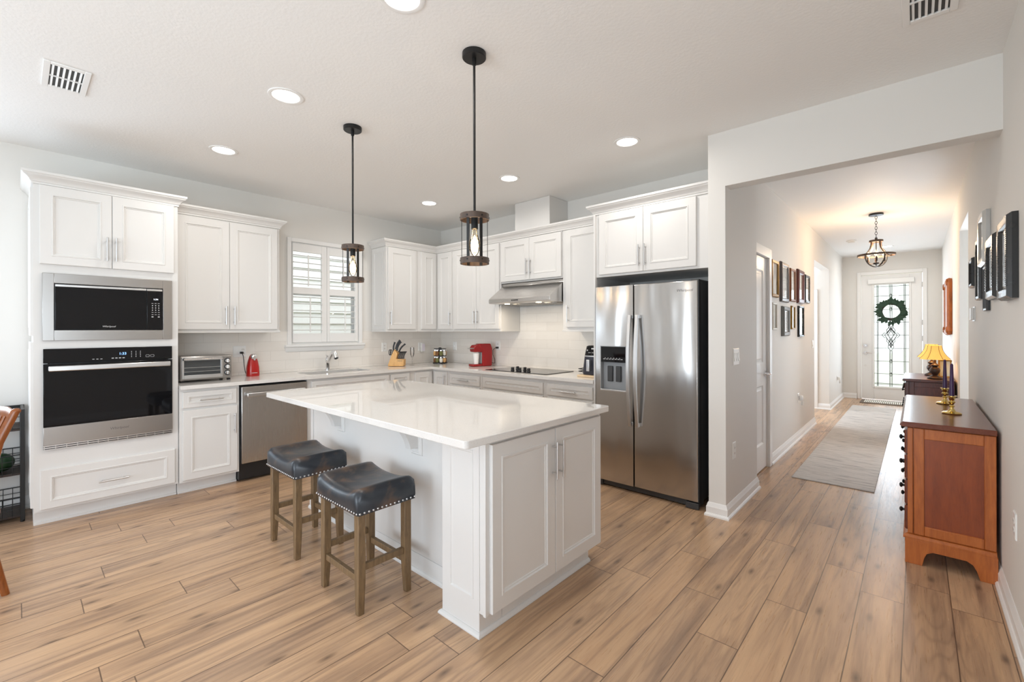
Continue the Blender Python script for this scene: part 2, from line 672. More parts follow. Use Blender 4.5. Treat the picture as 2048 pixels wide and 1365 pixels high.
M['chairwood'] = wood('chair_wood', srgb(150, 84, 36), srgb(100, 52, 22), 2, 5, 0.28, 8)
M['blockwood'] = wood('pale_beech', srgb(226, 178, 112), srgb(200, 148, 84), 2, 6, 0.45, 6)
M['boardwood'] = wood('cutting_board', srgb(222, 198, 164), srgb(204, 176, 138), 0, 6, 0.5, 6)
M['shelfwood'] = wood('dark_shelf_board', srgb(64, 50, 42), srgb(40, 31, 27), 1, 6, 0.5, 6)
M['brass'] = simple('polished_brass', (0.80, 0.60, 0.22, 1), 0.12, 1.0)
M['purple'] = simple('purple_wax', srgb(58, 26, 74), 0.35)
M['red'] = simple('red_gloss_plastic', srgb(172, 22, 20), 0.2, 0, 0.6)
M['crimson'] = simple('crimson_plastic', srgb(160, 22, 28), 0.22, 0, 0.5)
M['darkred'] = simple('dark_red_plastic', srgb(142, 20, 24), 0.25, 0, 0.5)
M['white'] = simple('white_plastic', srgb(240, 240, 238), 0.3)
M['offwhite'] = simple('off_white_plastic', srgb(232, 230, 226), 0.4)
M['bulb'] = glass_pane('bulb_glass', (1, 0.93, 0.82, 1))
M['glass'] = glass_pane('clear_glass')
M['leadglass'] = glass_pane('textured_door_glass', (0.93, 0.97, 0.93, 1), 0.08, 0.5)
M['filament'] = emit('glowing_filament', (1, 0.74, 0.42, 1), 9)
M['canlight'] = emit('downlight_diffuser', (1, 0.95, 0.88, 1), 9)
M['hoodlight'] = emit('hood_lamp', (1, 0.86, 0.62, 1), 4)
M['disp_blue'] = emit('blue_digits', (0.25, 0.5, 1, 1), 2.5)
M['disp_white'] = emit('white_digits', (0.85, 0.9, 1, 1), 2.5)
M['print'] = simple('grey_print', (0.55, 0.55, 0.55, 1), 0.5)
M['printdark'] = simple('dark_print', (0.16, 0.155, 0.15, 1), 0.35, 0.6)
M['rug'] = rug_mat()
M['shade'] = shade_mat()
M['bronze'] = simple('dark_bronze_resin', srgb(58, 42, 34), 0.4, 0.2)
M['leaf'] = simple('dark_green_leaf', srgb(34, 62, 44), 0.6)
M['twig'] = simple('twig_brown', srgb(58, 48, 44), 0.8)
M['lead'] = simple('lead_came', (0.06, 0.06, 0.06, 1), 0.4, 0.5)
M['gold'] = simple('antique_gold_frame', srgb(150, 112, 44), 0.35, 0.6)
M['silver'] = simple('silver_frame', srgb(186, 184, 180), 0.25, 0.8)
M['pewter'] = simple('pewter_frame', srgb(110, 104, 102), 0.3, 0.6)
M['copper'] = simple('copper_brown_frame', srgb(136, 86, 56), 0.35, 0.3)
M['redwood'] = wood('red_mahogany_frame', srgb(106, 40, 24), srgb(70, 24, 16), 2, 6, 0.3)
M['blackframe'] = simple('black_frame', (0.012, 0.012, 0.012, 1), 0.28)
M['greyframe'] = simple('grey_frame', srgb(120, 122, 120), 0.4)
M['creamframe'] = simple('cream_frame', srgb(222, 216, 204), 0.35)
M['mat_l'] = simple('brown_doormat', srgb(108, 94, 80), 0.95)
M['mat_w'] = simple('cream_doormat_rib', srgb(216, 210, 196), 0.95)
M['green'] = simple('dark_green_rind', srgb(28, 58, 30), 0.35)
M['siding'] = simple('pale_siding', srgb(230, 232, 230), 0.7)
M['lawn'] = simple('lawn_green', srgb(132, 146, 112), 0.95)
M['paving'] = simple('porch_paving', srgb(216, 212, 196), 0.9)
M['spice1'] = simple('ginger_spice', srgb(206, 160, 104), 0.8)
M['spice2'] = simple('white_salt', srgb(226, 222, 210), 0.8)
M['spice3'] = simple('green_herbs', srgb(112, 112, 66), 0.8)
M['spice4'] = simple('brown_spice', srgb(120, 84, 52), 0.8)
M['navy'] = simple('navy_grey_plastic', srgb(44, 46, 58), 0.35)


def picture_mat(name, a, b, seed):
    t = NT(name)
    v = t.coord('Object', (3, 3, 2))
    mp = t.n('ShaderNodeMapping')
    t.l(v, mp.inputs[0])
    mp.inputs['Location'].default_value = (seed * 3.1, seed * 1.7, seed)
    t.l(t.ramp(t.noise(mp.outputs[0], 2.2, 3, 0.5), [(0.35, a), (0.65, b)]), t.p.inputs['Base Color'])
    t.p.inputs['Roughness'].default_value = 0.04
    t.p.inputs['Specular IOR Level'].default_value = 0.8
    t.p.inputs['Coat Weight'].default_value = 1.0
    t.p.inputs['Coat Roughness'].default_value = 0.02
    return t.mat

# ------------------------------------------------------------------ frames of reference along the walls
CEIL = 2.818
XL, YB, XR, XH, YF, YR = -5.15, 4.16, 0.335, -1.11, 11.2, -4.3
LW = lambda u, n, z: (XL + n, u, z)
BW = lambda u, n, z: (u, YB - n, z)
RW = lambda u, n, z: (XR - n, u, z)
HL = lambda u, n, z: (XH + n, u, z)
FW = lambda u, n, z: (u, YF - n, z)
RR = lambda u, n, z: (u, YR + n, z)


def S(o, label=None, cat=None):
    return tag(o, label, cat, kind='structure')


def wall(name, T, u0, u1, n0, n1, holes=(), z1=CEIL, mat='wall', label=None):
    us = sorted({u0, u1} | {h[0] for h in holes} | {h[1] for h in holes})
    zs = sorted({0, z1} | {h[2] for h in holes} | {h[3] for h in holes})
    m = MB(T)
    for a, b in zip(us, us[1:]):
        run = None
        for c, d in zip(zs, zs[1:]):
            hole = any(h[0] <= a + 1e-6 and b <= h[1] + 1e-6 and h[2] <= c + 1e-6 and d <= h[3] + 1e-6 for h in holes)
            if hole:
                if run:
                    m.box((a, n0, run[0]), (b, n1, run[1]))
                run = None
            else:
                run = (run[0] if run else c, d)
        if run:
            m.box((a, n0, run[0]), (b, n1, run[1]))
    return S(m.build(name, M[mat], smooth=False), label, 'wall')


# ------------------------------------------------------------------ the shell
S(MB().box((-6, -4.6, -0.12), (2.4, 11.4, 0)).build('floor', M['floor'], smooth=False), 'wood plank floor running from the kitchen into the hall', 'floor')
S(MB().box((-6, -4.6, CEIL), (2.4, 11.4, CEIL + 0.1)).build('ceiling', M['ceil'], smooth=False), 'white textured ceiling over kitchen and hall', 'ceiling')
wall('wall_left', LW, -4.42, 4.28, -0.12, 0, [(2.04, 2.855, 1.225, 2.37), (-1.25, -0.25, 0.85, 2.2)], label='grey wall with the shuttered window behind the sink')
wall('wall_back', BW, -5.15, -1.15, -0.12, 0, label='grey wall behind range hood and refrigerator')
S(MB().prism([(-1.15, 0), (-1.03, 0), (-1.03, 2.42), (XR, 2.42), (XR, CEIL), (-1.15, CEIL)], 1, 3.45, 3.575).box((-1.15, 3.575, 0), (-1.03, 4.30, CEIL)).build('wall_partition', M['wall'], smooth=False), 'wall end beside the refrigerator and the dropped header over the hall opening', 'wall')
wall('wall_hall_left', HL, 4.28, 11.2, -0.12, 0, [(4.305, 5.05, 0, 2.09), (7.79, 9.29, 0, 2.39)], label='left hall wall carrying nine picture frames')
wall('wall_right', RW, -4.42, 11.2, -0.12, 0, [(5.6, 6.67, 0, 2.41), (-1.95, 0.05, 0.3, 2.3)], label='right hall wall behind the sideboard')
wall('wall_front', FW, -1.23, 0.455, -0.14, 0, [(-0.82, 0.08, 0, 2.43)], label='end wall around the front door')
wall('wall_rear', RR, -5.27, 0.455, -0.12, 0, [(-3.4, -0.4, 0.02, 2.3)], label='wall with glass doors behind the viewer')
S(MB().box((-3.3, 9.29, 0), (-1.23, 9.41, CEIL)).box((-3.3, 7.67, 0), (-1.23, 7.79, CEIL)).box((-3.42, 7.67, 0), (-3.3, 9.41, CEIL)).build('wall_side_passage', M['wall'], smooth=False), 'walls of the passage opening left off the hall', 'wall')
S(MB().box((0.455, 6.67, 0), (0.9, 6.79, CEIL)).box((0.455, 5.48, 0), (0.9, 5.6, CEIL)).box((0.9, 5.48, 0), (1.02, 6.79, CEIL)).build('wall_alcove', M['wall'], smooth=False), 'walls of the passage opening right off the hall', 'wall')
S(MB(HL).box((4.2, -0.9, 0), (5.15, -0.85, CEIL)).box((5.1, -0.9, 0), (5.15, -0.12, CEIL)).build('wall_closet', M['wall'], smooth=False), 'closet wall behind the two-panel hall door', 'wall')

BASE = [(0, 0), (0.026, 0), (0.026, 0.012), (0.02, 0.022), (0.015, 0.024), (0.015, 0.068), (0.011, 0.076), (0.008, 0.09), (0.003, 0.1), (0, 0.1)]


def skirting(name, path, label, prof=BASE):
    return S(MB().sweep(path, prof).build(name, M['trim'], ang=25), label, 'baseboard')


skirting('baseboard_partition', [(-1.15, 3.62), (-1.15, 3.45), (-1.03, 3.45), (-1.03, 4.30), (-1.11, 4.30)], 'white baseboard wrapping the wall end beside the refrigerator')
skirting('baseboard_hall_left', [(XH, 5.142), (XH, 7.79), (XH - 0.1, 7.79)], 'white baseboard under the nine picture frames')
skirting('baseboard_hall_far', [(-1.75, 9.29), (XH, 9.29), (XH, YF), (-0.885, YF)], 'white baseboard in the left far corner by the front door')
skirting('baseboard_hall_right', [(0.145, YF), (XR, YF), (XR, 6.67), (0.455, 6.67)], 'white baseboard behind the far sideboard')
skirting('baseboard_right', [(0.44, 5.6), (XR, 5.6), (XR, YR)], 'white baseboard behind the near sideboard')
skirting('baseboard_left', [(XL, YR), (XL, 0.075)], 'white baseboard behind the black wire rack')

# backsplash tile
S(MB(LW).box((0.91, 0, 0.921), (2.0, 0.008, 1.368)).box((2.0, 0, 0.921), (2.9, 0.008, 1.14)).box((2.9, 0, 0.921), (4.152, 0.008, 1.368)).build('wall_left_backsplash', M['tileL'], smooth=False), 'cream subway tile backsplash behind the sink', 'backsplash')
S(MB(BW).box((-5.142, 0, 0.921), (-2.166, 0.008, 1.368)).box((-3.618, 0, 1.368), (-2.738, 0.008, 1.655)).build('wall_back_backsplash', M['tileB'], smooth=False), 'cream subway tile backsplash behind the cooktop', 'backsplash')

# ------------------------------------------------------------------ kitchen window, shutters
wn = S(thing('window_1', 'white-trimmed window above the kitchen sink', 'window', LW(2.447, 0, 1.2)))
m = MB(LW)
for a, b in (((2.0, 0, 1.222), (2.045, 0.022, 2.41)), ((2.85, 0, 1.222), (2.895, 0.022, 2.41)), ((2.0451, 0, 2.365), (2.8499, 0.0215, 2.41))):
    m.box(a, b)
for a, b in (((2.04, -0.12, 1.225), (2.055, 0, 2.37)), ((2.84, -0.12, 1.225), (2.855, 0, 2.37)), ((2.055, -0.12, 2.355), (2.84, 0, 2.37)), ((2.055, -0.12, 1.225), (2.84, 0, 1.24))):
    m.box(a, b)
m.build('window_frame', M['trim'], wn, bev=0.003)
MB(LW).box((1.972, 0, 1.195), (2.92, 0.05, 1.222)).build('sill', M['trim'], wn, bev=0.006)
MB().sweep([LW(1.99, 0.009, 0)[:2], LW(1.99, 0.0095, 0)[:2], LW(2.905, 0.0095, 0)[:2], LW(2.905, 0.009, 0)[:2]], [(0, 1.142), (0.004, 1.142), (0.012, 1.16), (0.016, 1.185), (0.026, 1.195), (0, 1.195)]).build('apron', M['trim'], wn, ang=25)
m = MB(LW)
for a, b in (((2.055, -0.1, 1.24), (2.09, -0.07, 2.355)), ((2.805, -0.1, 1.24), (2.84, -0.07, 2.355)), ((2.09, -0.1, 1.24), (2.805, -0.07, 1.28)), ((2.09, -0.1, 2.315), (2.805, -0.07, 2.355)), ((2.09, -0.1, 1.78), (2.805, -0.065, 1.82))):
    m.box(a, b)
m.build('sash', M['white'], wn, bev=0.002)
MB(LW).box((2.09, -0.088, 1.28), (2.805, -0.084, 2.315)).build('pane', M['glass'], wn)


def shutter(u0, u1, l0, l1, label):
    t = thing('window_shutter', label, 'shutter', LW((u0 + u1) / 2, 0.0, 1.23), group='plantation shutters over the sink')
    n0, n1 = -0.012, 0.016
    m = MB(LW)
    m.box((u0, n0, 1.242), (l0, n1, 2.353))
    m.box((l1, n0, 1.242), (u1, n1, 2.353))
    for z0, z1 in ((1.242, 1.345), (1.79, 1.864), (2.262, 2.353)):
        m.box((l0, n0, z0), (l1, n1, z1))
    m.build('shutter_frame', M['trim'], t, bev=0.003)
    for z0, z1, k in ((1.345, 1.79, 6), (1.864, 2.262, 5)):
        for i in range(k):
            z = z0 + (z1 - z0) * (i + 0.5) / k
            a = math.radians(-5)
            lv = MB(LW)
            prof = [(-0.034, 0), (-0.024, 0.0035), (0, 0.005), (0.024, 0.0035), (0.034, 0), (0.024, -0.0035), (0, -0.005), (-0.024, -0.0035)]
            lv.prism([(0.002 + p * math.cos(a) - q * math.sin(a), z + p * math.sin(a) + q * math.cos(a)) for p, q in prof], 0, l0 + 0.001, l1 - 0.001)
            lv.build('louver', M['trim'], t)
        uc = (l0 + l1) / 2 + (0.015 if z0 < 1.5 else -0.005)
        MB(LW).box((uc - 0.006, 0.038, z0 + 0.012), (uc + 0.006, 0.05, z1 - 0.03)).build('tilt_rod', M['trim'], t, bev=0.002)


shutter(2.056, 2.4455, 2.064, 2.385, 'left white louvered shutter panel above the sink')
shutter(2.449, 2.839, 2.482, 2.80, 'right white louvered shutter panel above the sink')

# world outside the windows
S(MB().box((-30, -30, -0.4), (30, 40, -0.3)).build('lawn', M['lawn'], smooth=False), 'lawn outside the house', 'lawn')
m = MB()
for i in range(22):
    m.prism([(-8.2, -0.3 + i * 0.2), (-8.17, -0.3 + i * 0.2), (-8.2, -0.1 + i * 0.2)], 1, -3, 9)
m.box((-8.5, -3, -0.3), (-8.2, 9, 4.1))
S(m.build('neighbor_house', M['siding'], smooth=False), 'pale sided neighbor house seen through the shutters', 'house')
S(MB().box((-12, 11.4, -0.1), (12, 40, -0.02)).build('porch_floor', M['paving'], smooth=False), 'pale paved porch beyond the front door', 'porch')

# rear glazing (behind the viewer)
wn = S(thing('window_2', 'sliding glass doors behind the viewer', 'window', RR(-1.9, -0.06, 0.02)))
m = MB(RR)
for u in (-3.4, -1.94, -0.48):
    m.box((u, -0.09, 0.02), (u + 0.08, -0.04, 2.3))
m.box((-3.32, -0.09, 0.02), (-0.48, -0.04, 0.1)).box((-3.32, -0.09, 2.22), (-0.48, -0.04, 2.3))
m.build('frame', M['white'], wn)
MB(RR).box((-3.32, -0.067, 0.1), (-0.48, -0.063, 2.22)).build('pane', M['glass'], wn)
for nm, T, u0, u1, z0, z1, lb in (('window_3', LW, -1.25, -0.25, 0.85, 2.2, 'dining window in the left wall'), ('added_fill_window', RW, -1.95, 0.05, 0.3, 2.3, 'wide window added for fill light in the right wall behind the viewer')):  # the right-wall one is an unseen opening added for the fill light
    wn = S(thing(nm, lb, 'window', T((u0 + u1) / 2, -0.06, z0)))
    m = MB(T)
    for a, b, c, d in ((u0, u0 + 0.05, z0, z1), (u1 - 0.05, u1, z0, z1), (u0 + 0.05, u1 - 0.05, z0, z0 + 0.05), (u0 + 0.05, u1 - 0.05, z1 - 0.05, z1), ((u0 + u1) / 2 - 0.02, (u0 + u1) / 2 + 0.02, z0 + 0.05, z1 - 0.05), (u0 + 0.05, (u0 + u1) / 2 - 0.02, (z0 + z1) / 2 - 0.02, (z0 + z1) / 2 + 0.02), ((u0 + u1) / 2 + 0.02, u1 - 0.05, (z0 + z1) / 2 - 0.02, (z0 + z1) / 2 + 0.02)):
        m.box((a, -0.09, c), (b, -0.05, d))
    m.build('frame', M['white'], wn)
    MB(T).box((u0 + 0.05, -0.072, z0 + 0.05), (u1 - 0.05, -0.068, z1 - 0.05)).build('pane', M['glass'], wn)

# ------------------------------------------------------------------ hall doors
d1 = S(thing('door_1', 'white two-panel hall door with lever handle', 'door', HL(4.68, 0, 0)))
m = MB(HL)
pr = lambda n: [(0, n), (0.006, n - 0.004), (0.016, n - 0.011), (0.03, n - 0.009), (0.045, n - 0.003)]
F = -0.012
m.box((4.312, F - 0.035, 0.012), (5.043, F - 0.012, 2.085))
for a, b, c, d in ((4.312, 4.43, 0.012, 2.085), (4.925, 5.043, 0.012, 2.085), (4.43, 4.925, 0.012, 0.256), (4.43, 4.925, 0.83, 1.05), (4.43, 4.925, 1.955, 2.085)):
    m.box((a, F - 0.012, c), (b, F, d))
m.panel(4.43, 4.925, 0.256, 0.83, F - 0.012, pr(F))
m.panel(4.43, 4.925, 1.05, 1.955, F - 0.012, pr(F))
m.build('door_panel', M['trim'], d1, ang=20)
m = MB(HL)
m.box((5.05, 0.0, 0), (5.142, 0.02, 2.18)).box((4.305, 0, 2.09), (5.05, 0.02, 2.18)).box((5.044, -0.12, 0), (5.05, 0, 2.09))
m.build('casing', M['trim'], d1, bev=0.006)
m = MB(HL).cyl((4.99, F, 0.94), (4.99, F + 0.01, 0.94), 0.03).cyl((4.99, F + 0.01, 0.94), (4.99, F + 0.05, 0.94), 0.011)
m.tube([(4.99, F + 0.05, 0.94), (4.96, F + 0.053, 0.941), (4.92, F + 0.053, 0.937), (4.885, F + 0.048, 0.94)], [0.009, 0.01, 0.008, 0.006], 8)
m.build('lever_handle', M['chrome'], d1)

d3 = S(thing('door_3', 'white door casing inside the left passage', 'door', (-1.68, 9.29, 0)))
MB().box((-1.36, 9.27, 0), (-1.27, 9.29, 2.06)).box((-2.1, 9.27, 1.98), (-1.36, 9.29, 2.06)).build('casing', M['trim'], d3, bev=0.005)
MB().box((-2.1, 9.275, 0.01), (-1.36, 9.29, 1.98)).build('door_panel', M['trim'], d3, bev=0.003)

d2 = S(thing('door_2', 'white front door with tall leaded glass panel', 'door', FW(-0.37, 0, 0)))
m = MB(FW)
m.box((-0.88, 0, 0), (-0.82, 0.02, 2.495)).box((0.08, 0, 0), (0.14, 0.02, 2.495)).box((-0.82, 0, 2.43), (0.08, 0.02, 2.495))
m.build('casing', M['trim'], d2, bev=0.005)
m = MB(FW)
D0, D1 = -0.06, -0.015
for a, b, c, d in ((-0.813, -0.62, 0.012, 2.42), (-0.106, 0.073, 0.012, 2.42), (-0.62, -0.106, 0.012, 0.26), (-0.62, -0.106, 2.235, 2.42)):
    m.box((a, D0, c), (b, D1, d))
m.build('door_leaf', M['trim'], d2, bev=0.003)
m = MB(FW)
for a, b, c, d in ((-0.65, -0.615, 0.23, 2.26), (-0.111, -0.076, 0.23, 2.26), (-0.615, -0.111, 0.23, 0.265), (-0.615, -0.111, 2.23, 2.26)):
    m.box((a, D1, c), (b, D1 + 0.015, d))
m.build('glass_molding', M['trim'], d2, bev=0.006)
MB(FW).box((-0.618, -0.045, 0.262), (-0.108, -0.035, 2.233)).build('glass_panel', M['leadglass'], d2)
lead = MB(FW)
NL = -0.033
zx = lambda x: -0.62 + (x - 178) * 0.001548
zy = lambda y: 2.234 - (y - 190) * 0.002068


def came(pts, r=0.0032):
    lead.tube([(zx(x), NL, zy(y)) for x, y in pts], r, 4)


for x in (207, 218, 463, 475):
    came([(x, 192), (x, 1140)])
for x in (327, 339, 351):
    came([(x, 192), (x, 545)], 0.0028)
    came([(x, 805), (x, 1140)], 0.0028)
for y in (208, 297, 422, 541, 661, 784, 905, 1022, 1112, 1120):
    came([(180, y), (508, y)], 0.0028)
for y in (297, 422, 905, 1027):
    came([(339, y - 20), (352, y), (339, y + 20), (326, y), (339, y - 20)], 0.004)
for sgn in (1, -1):
    c = lambda pts: came([(339 + sgn * (x - 339), y) for x, y in pts], 0.004)
    c([(339, 541), (366, 560), (358, 590), (380, 615), (372, 640), (400, 640), (425, 661), (400, 685), (376, 690), (378, 720), (360, 740), (366, 775), (339, 812)])
    c([(312, 560), (360, 620), (398, 661), (360, 715), (320, 760)])
    c([(320, 590), (366, 661), (330, 720), (345, 780)])
    c([(339, 600), (376, 650), (345, 690), (362, 740), (339, 770)])
lead.build('leading', M['lead'], d2)
m = MB(FW)
m.box((-0.712, D1 + 0.012, 2.252), (-0.032, D1 + 0.06, 2.345))
m.build('blind_cassette', M['white'], d2, bev=0.008)
m = MB(FW).cyl((-0.754, D1, 1.052), (-0.754, D1 + 0.025, 1.052), 0.03).box((-0.76, D1 + 0.025, 1.035), (-0.748, D1 + 0.04, 1.069))
m.build('deadbolt', M['chrome'], d2)
m = MB(FW).cyl((-0.754, D1, 0.91), (-0.754, D1 + 0.012, 0.91), 0.032).cyl((-0.754, D1 + 0.012, 0.91), (-0.754, D1 + 0.05, 0.91), 0.011)
m.tube([(-0.754, D1 + 0.05, 0.91), (-0.71, D1 + 0.055, 0.912), (-0.65, D1 + 0.05, 0.906)], [0.01, 0.009, 0.006], 8)
m.build('lever_handle', M['chrome'], d2)
MB(FW).cyl((-0.754, D1, 0.66), (-0.754, D1 + 0.004, 0.66), 0.02).build('hole_cover', M['offwhite'], d2)
for z in (0.35, 1.2, 1.5, 2.2):
    MB(FW).cyl((0.077, D1 + 0.008, z - 0.05), (0.077, D1 + 0.008, z + 0.05), 0.008).build('hinge', M['nickel'], d2)

# ------------------------------------------------------------------ cabinet building blocks
def bar_handle(T, kind, u, z, L, n, parent, r=0.0058):
    m = MB(T)
    if kind == 'v':
        m.cyl((u, n + 0.032, z - L / 2), (u, n + 0.032, z + L / 2), r, seg=12)
        for s in (-1, 1):
            m.cyl((u, n, z + s * L * 0.36), (u, n + 0.032, z + s * L * 0.36), r * 0.8, seg=10)
    else:
        m.cyl((u - L / 2, n + 0.032, z), (u + L / 2, n + 0.032, z), r, seg=12)
        for s in (-1, 1):
            m.cyl((u + s * L * 0.36, n, z), (u + s * L * 0.36, n + 0.032, z), r * 0.8, seg=10)
    return m.build('handle', M['nickel'], parent)


def front(T, u0, u1, z0, z1, n, parent, name='door', h=None, stile=0.058):
    prof = [(0, n + 0.0175), (0.0025, n + 0.02), (stile, n + 0.02), (stile + 0.002, n + 0.0225), (stile + 0.009, n + 0.0225), (stile + 0.0125, n + 0.0155), (stile + 0.018, n + 0.0155), (stile + 0.022, n + 0.0115)]
    d = MB(T).panel(u0, u1, z0, z1, n, prof).build(name, M['cab'], parent, ang=18)
    if h:
        bar_handle(T, h[0], h[1], h[2], h[3], n + 0.02, d)
    return d


def carcass(T, u0, u1, z0, z1, n1, parent, holes=(), t=0.018, top=False, n0=0.004, name='cabinet_body'):
    m = MB(T)
    m.box((u0, n0, z0), (u0 + t, n1 - 0.02, z1)).box((u1 - t, n0, z0), (u1, n1 - 0.02, z1))
    m.box((u0 + t, n0, z0), (u1 - t, n1 - 0.02, z0 + t)).box((u0 + t, n0, z0 + t), (u1 - t, n0 + 0.006, z1))
    if top:
        m.box((u0 + t, n0 + 0.006, z1 - t), (u1 - t, n1 - 0.02, z1))
    us = sorted({u0, u1} | {h[0] for h in holes} | {h[1] for h in holes})
    zs = sorted({z0, z1} | {h[2] for h in holes} | {h[3] for h in holes})
    for a, b in zip(us, us[1:]):
        for c, d in zip(zs, zs[1:]):
            if not any(h[0] <= a + 1e-6 and b <= h[1] + 1e-6 and h[2] <= c + 1e-6 and d <= h[3] + 1e-6 for h in holes):
                m.box((a, n1 - 0.02, c), (b, n1, d))
    return m.build(name, M['cab'], parent, smooth=False)


CROWN = [(0, 2.412), (0.008, 2.412), (0.008, 2.424), (0.014, 2.428), (0.018, 2.44), (0.03, 2.455), (0.046, 2.466), (0.05, 2.474), (0.056, 2.478), (0.056, 2.494), (0, 2.494)]


def toe(T, u0, u1, n, parent, z=0.105, shoe=True):
    m = MB(T).box((u0, 0.004, 0), (u1, n, z))
    if shoe:
        m.box((u0, n, 0), (u1, n + 0.012, 0.018))
    return m.build('toe_kick', M['cab'], parent, bev=0.002)


# --- oven tower
tw = thing('oven_tower_cabinet', 'tall white cabinet housing microwave and wall oven', 'cabinet', LW(0.49, 0.3, 0))
carcass(LW, 0.08, 0.905, 0.105, 2.41, 0.58, tw, holes=[(0.15, 0.84, 0.58, 1.24), (0.15, 0.84, 1.34, 1.77)], top=True)
for z in (0.53, 1.262):
    MB(LW).box((0.098, 0.01, z), (0.887, 0.56, z + 0.018)).build('shelf', M['cab'], tw, smooth=False)
front(LW, 0.112, 0.4915, 1.853, 2.408, 0.58, tw, h=('v', 0.463, 1.995, 0.178))
front(LW, 0.4945, 0.877, 1.853, 2.408, 0.58, tw, h=('v', 0.516, 1.995, 0.178))
front(LW, 0.112, 0.88, 0.122, 0.40, 0.58, tw, 'drawer', h=('h', 0.497, 0.25, 0.172), stile=0.05)
SIDE = lambda u, n, z: (XL + u, 0.08 - n, z)
for z0, z1 in ((0.14, 1.30), (1.345, 2.385)):
    MB(SIDE).panel(0.02, 0.57, z0, z1, 0, [(0, 0.012), (0.003, 0.015), (0.058, 0.015), (0.06, 0.018), (0.068, 0.018), (0.074, 0.01), (0.08, 0.007)]).build('side_panel', M['cab'], tw, ang=18)
MB().sweep([LW(0.905, 0.34, 0)[:2], LW(0.905, 0.58, 0)[:2], LW(0.08, 0.58, 0)[:2], LW(0.08, 0.002, 0)[:2]], CROWN, side=-1).build('crown', M['cab'], tw, ang=25)
toe(LW, 0.08, 0.905, 0.51, tw)

# --- upper cabinet left of the window
uc = thing('wall_cabinet', 'white two-door wall cabinet over the toaster oven', 'cabinet', LW(1.36, 0.17, 1.36))
MB(LW).box((0.908, 0.004, 1.372), (1.80, 0.33, 2.41)).box((0.908, 0.30, 1.358), (1.806, 0.336, 1.378)).box((1.79, 0.004, 1.358), (1.806, 0.30, 1.378)).build('cabinet_body', M['cab'], uc, bev=0.002)
front(LW, 0.945, 1.349, 1.39, 2.40, 0.33, uc, h=('v', 1.315, 1.52, 0.172))
front(LW, 1.352, 1.776, 1.39, 2.40, 0.33, uc, h=('v', 1.386, 1.52, 0.172))
MB().sweep([LW(1.80, 0.002, 0)[:2], LW(1.80, 0.33, 0)[:2], LW(0.908, 0.33, 0)[:2]], CROWN, side=-1).build('crown', M['cab'], uc, ang=25)

# --- uppers right of the window and along the back wall
uc = thing('wall_cabinet', 'white single-door wall cabinet right of the shuttered window', 'cabinet', LW(3.27, 0.17, 1.36))
MB(LW).box((3.036, 0.004, 1.372), (3.50, 0.33, 2.41)).box((3.03, 0.30, 1.358), (3.50, 0.336, 1.378)).box((3.03, 0.004, 1.358), (3.046, 0.30, 1.378)).build('cabinet_body', M['cab'], uc, bev=0.002)
front(LW, 3.056, 3.462, 1.39, 2.40, 0.33, uc, h=('v', 3.082, 1.53, 0.172))
SIDE2 = lambda u, n, z: (XL + u, 3.036 - n, z)
MB(SIDE2).panel(0.02, 0.31, 1.385, 2.40, 0, [(0, 0.006), (0.05, 0.006), (0.052, 0.009), (0.06, 0.009), (0.066, 0.003)]).build('side_panel', M['cab'], uc, ang=18)

cc = thing('corner_wall_cabinet', 'white L-shaped wall cabinet in the kitchen corner', 'cabinet', (-4.85, 3.86, 1.36))
MB().prism([(-5.146, 3.502), (-4.82, 3.502), (-4.82, 3.82), (-4.472, 3.82), (-4.472, 4.156), (-5.146, 4.156)], 2, 1.372, 2.41).prism([(-4.85, 3.502), (-4.814, 3.502), (-4.814, 3.814), (-4.472, 3.814), (-4.472, 3.85), (-4.85, 3.85)], 2, 1.358, 1.372).build('cabinet_body', M['cab'], cc, smooth=False)
front(LW, 3.556, 3.815 - 0.017, 1.39, 2.40, 0.33, cc)
front(BW, -4.78, -4.492, 1.39, 2.40, 0.34, cc, h=('v', -4.515, 1.53, 0.172))

uc = thing('wall_cabinet', 'white two-door wall cabinet left of the range hood', 'cabinet', BW(-4.04, 0.17, 1.36))
MB(BW).box((-4.47, 0.004, 1.372), (-3.622, 0.34, 2.41)).box((-4.47, 0.31, 1.358), (-3.616, 0.346, 1.378)).box((-3.632, 0.004, 1.358), (-3.616, 0.31, 1.378)).build('cabinet_body', M['cab'], uc, bev=0.002)
front(BW, -4.452, -4.03, 1.39, 2.40, 0.34, uc, h=('v', -4.056, 1.54, 0.172))
front(BW, -4.027, -3.64, 1.39, 2.40, 0.34, uc, h=('v', -4.0, 1.54, 0.172))

uc = thing('wall_cabinet', 'short white two-door cabinet directly above the range hood', 'cabinet', BW(-3.18, 0.17, 1.917))
MB(BW).box((-3.618, 0.004, 1.917), (-2.738, 0.34, 2.41)).build('cabinet_body', M['cab'], uc, bev=0.002)
front(BW, -3.612, -3.1805, 1.935, 2.40, 0.34, uc, h=('v', -3.206, 2.08, 0.176))
front(BW, -3.1775, -2.746, 1.935, 2.40, 0.34, uc, h=('v', -3.153, 2.08, 0.176))

uc = thing('wall_cabinet', 'white single-door wall cabinet between hood and refrigerator', 'cabinet', BW(-2.45, 0.17, 1.36))
MB(BW).box((-2.734, 0.004, 1.372), (-2.172, 0.34, 2.41)).box((-2.74, 0.31, 1.358), (-2.172, 0.346, 1.378)).box((-2.74, 0.004, 1.358), (-2.724, 0.31, 1.378)).build('cabinet_body', M['cab'], uc, bev=0.002)
front(BW, -2.69, -2.178, 1.405, 2.40, 0.34, uc, h=('v', -2.652, 1.54, 0.172))

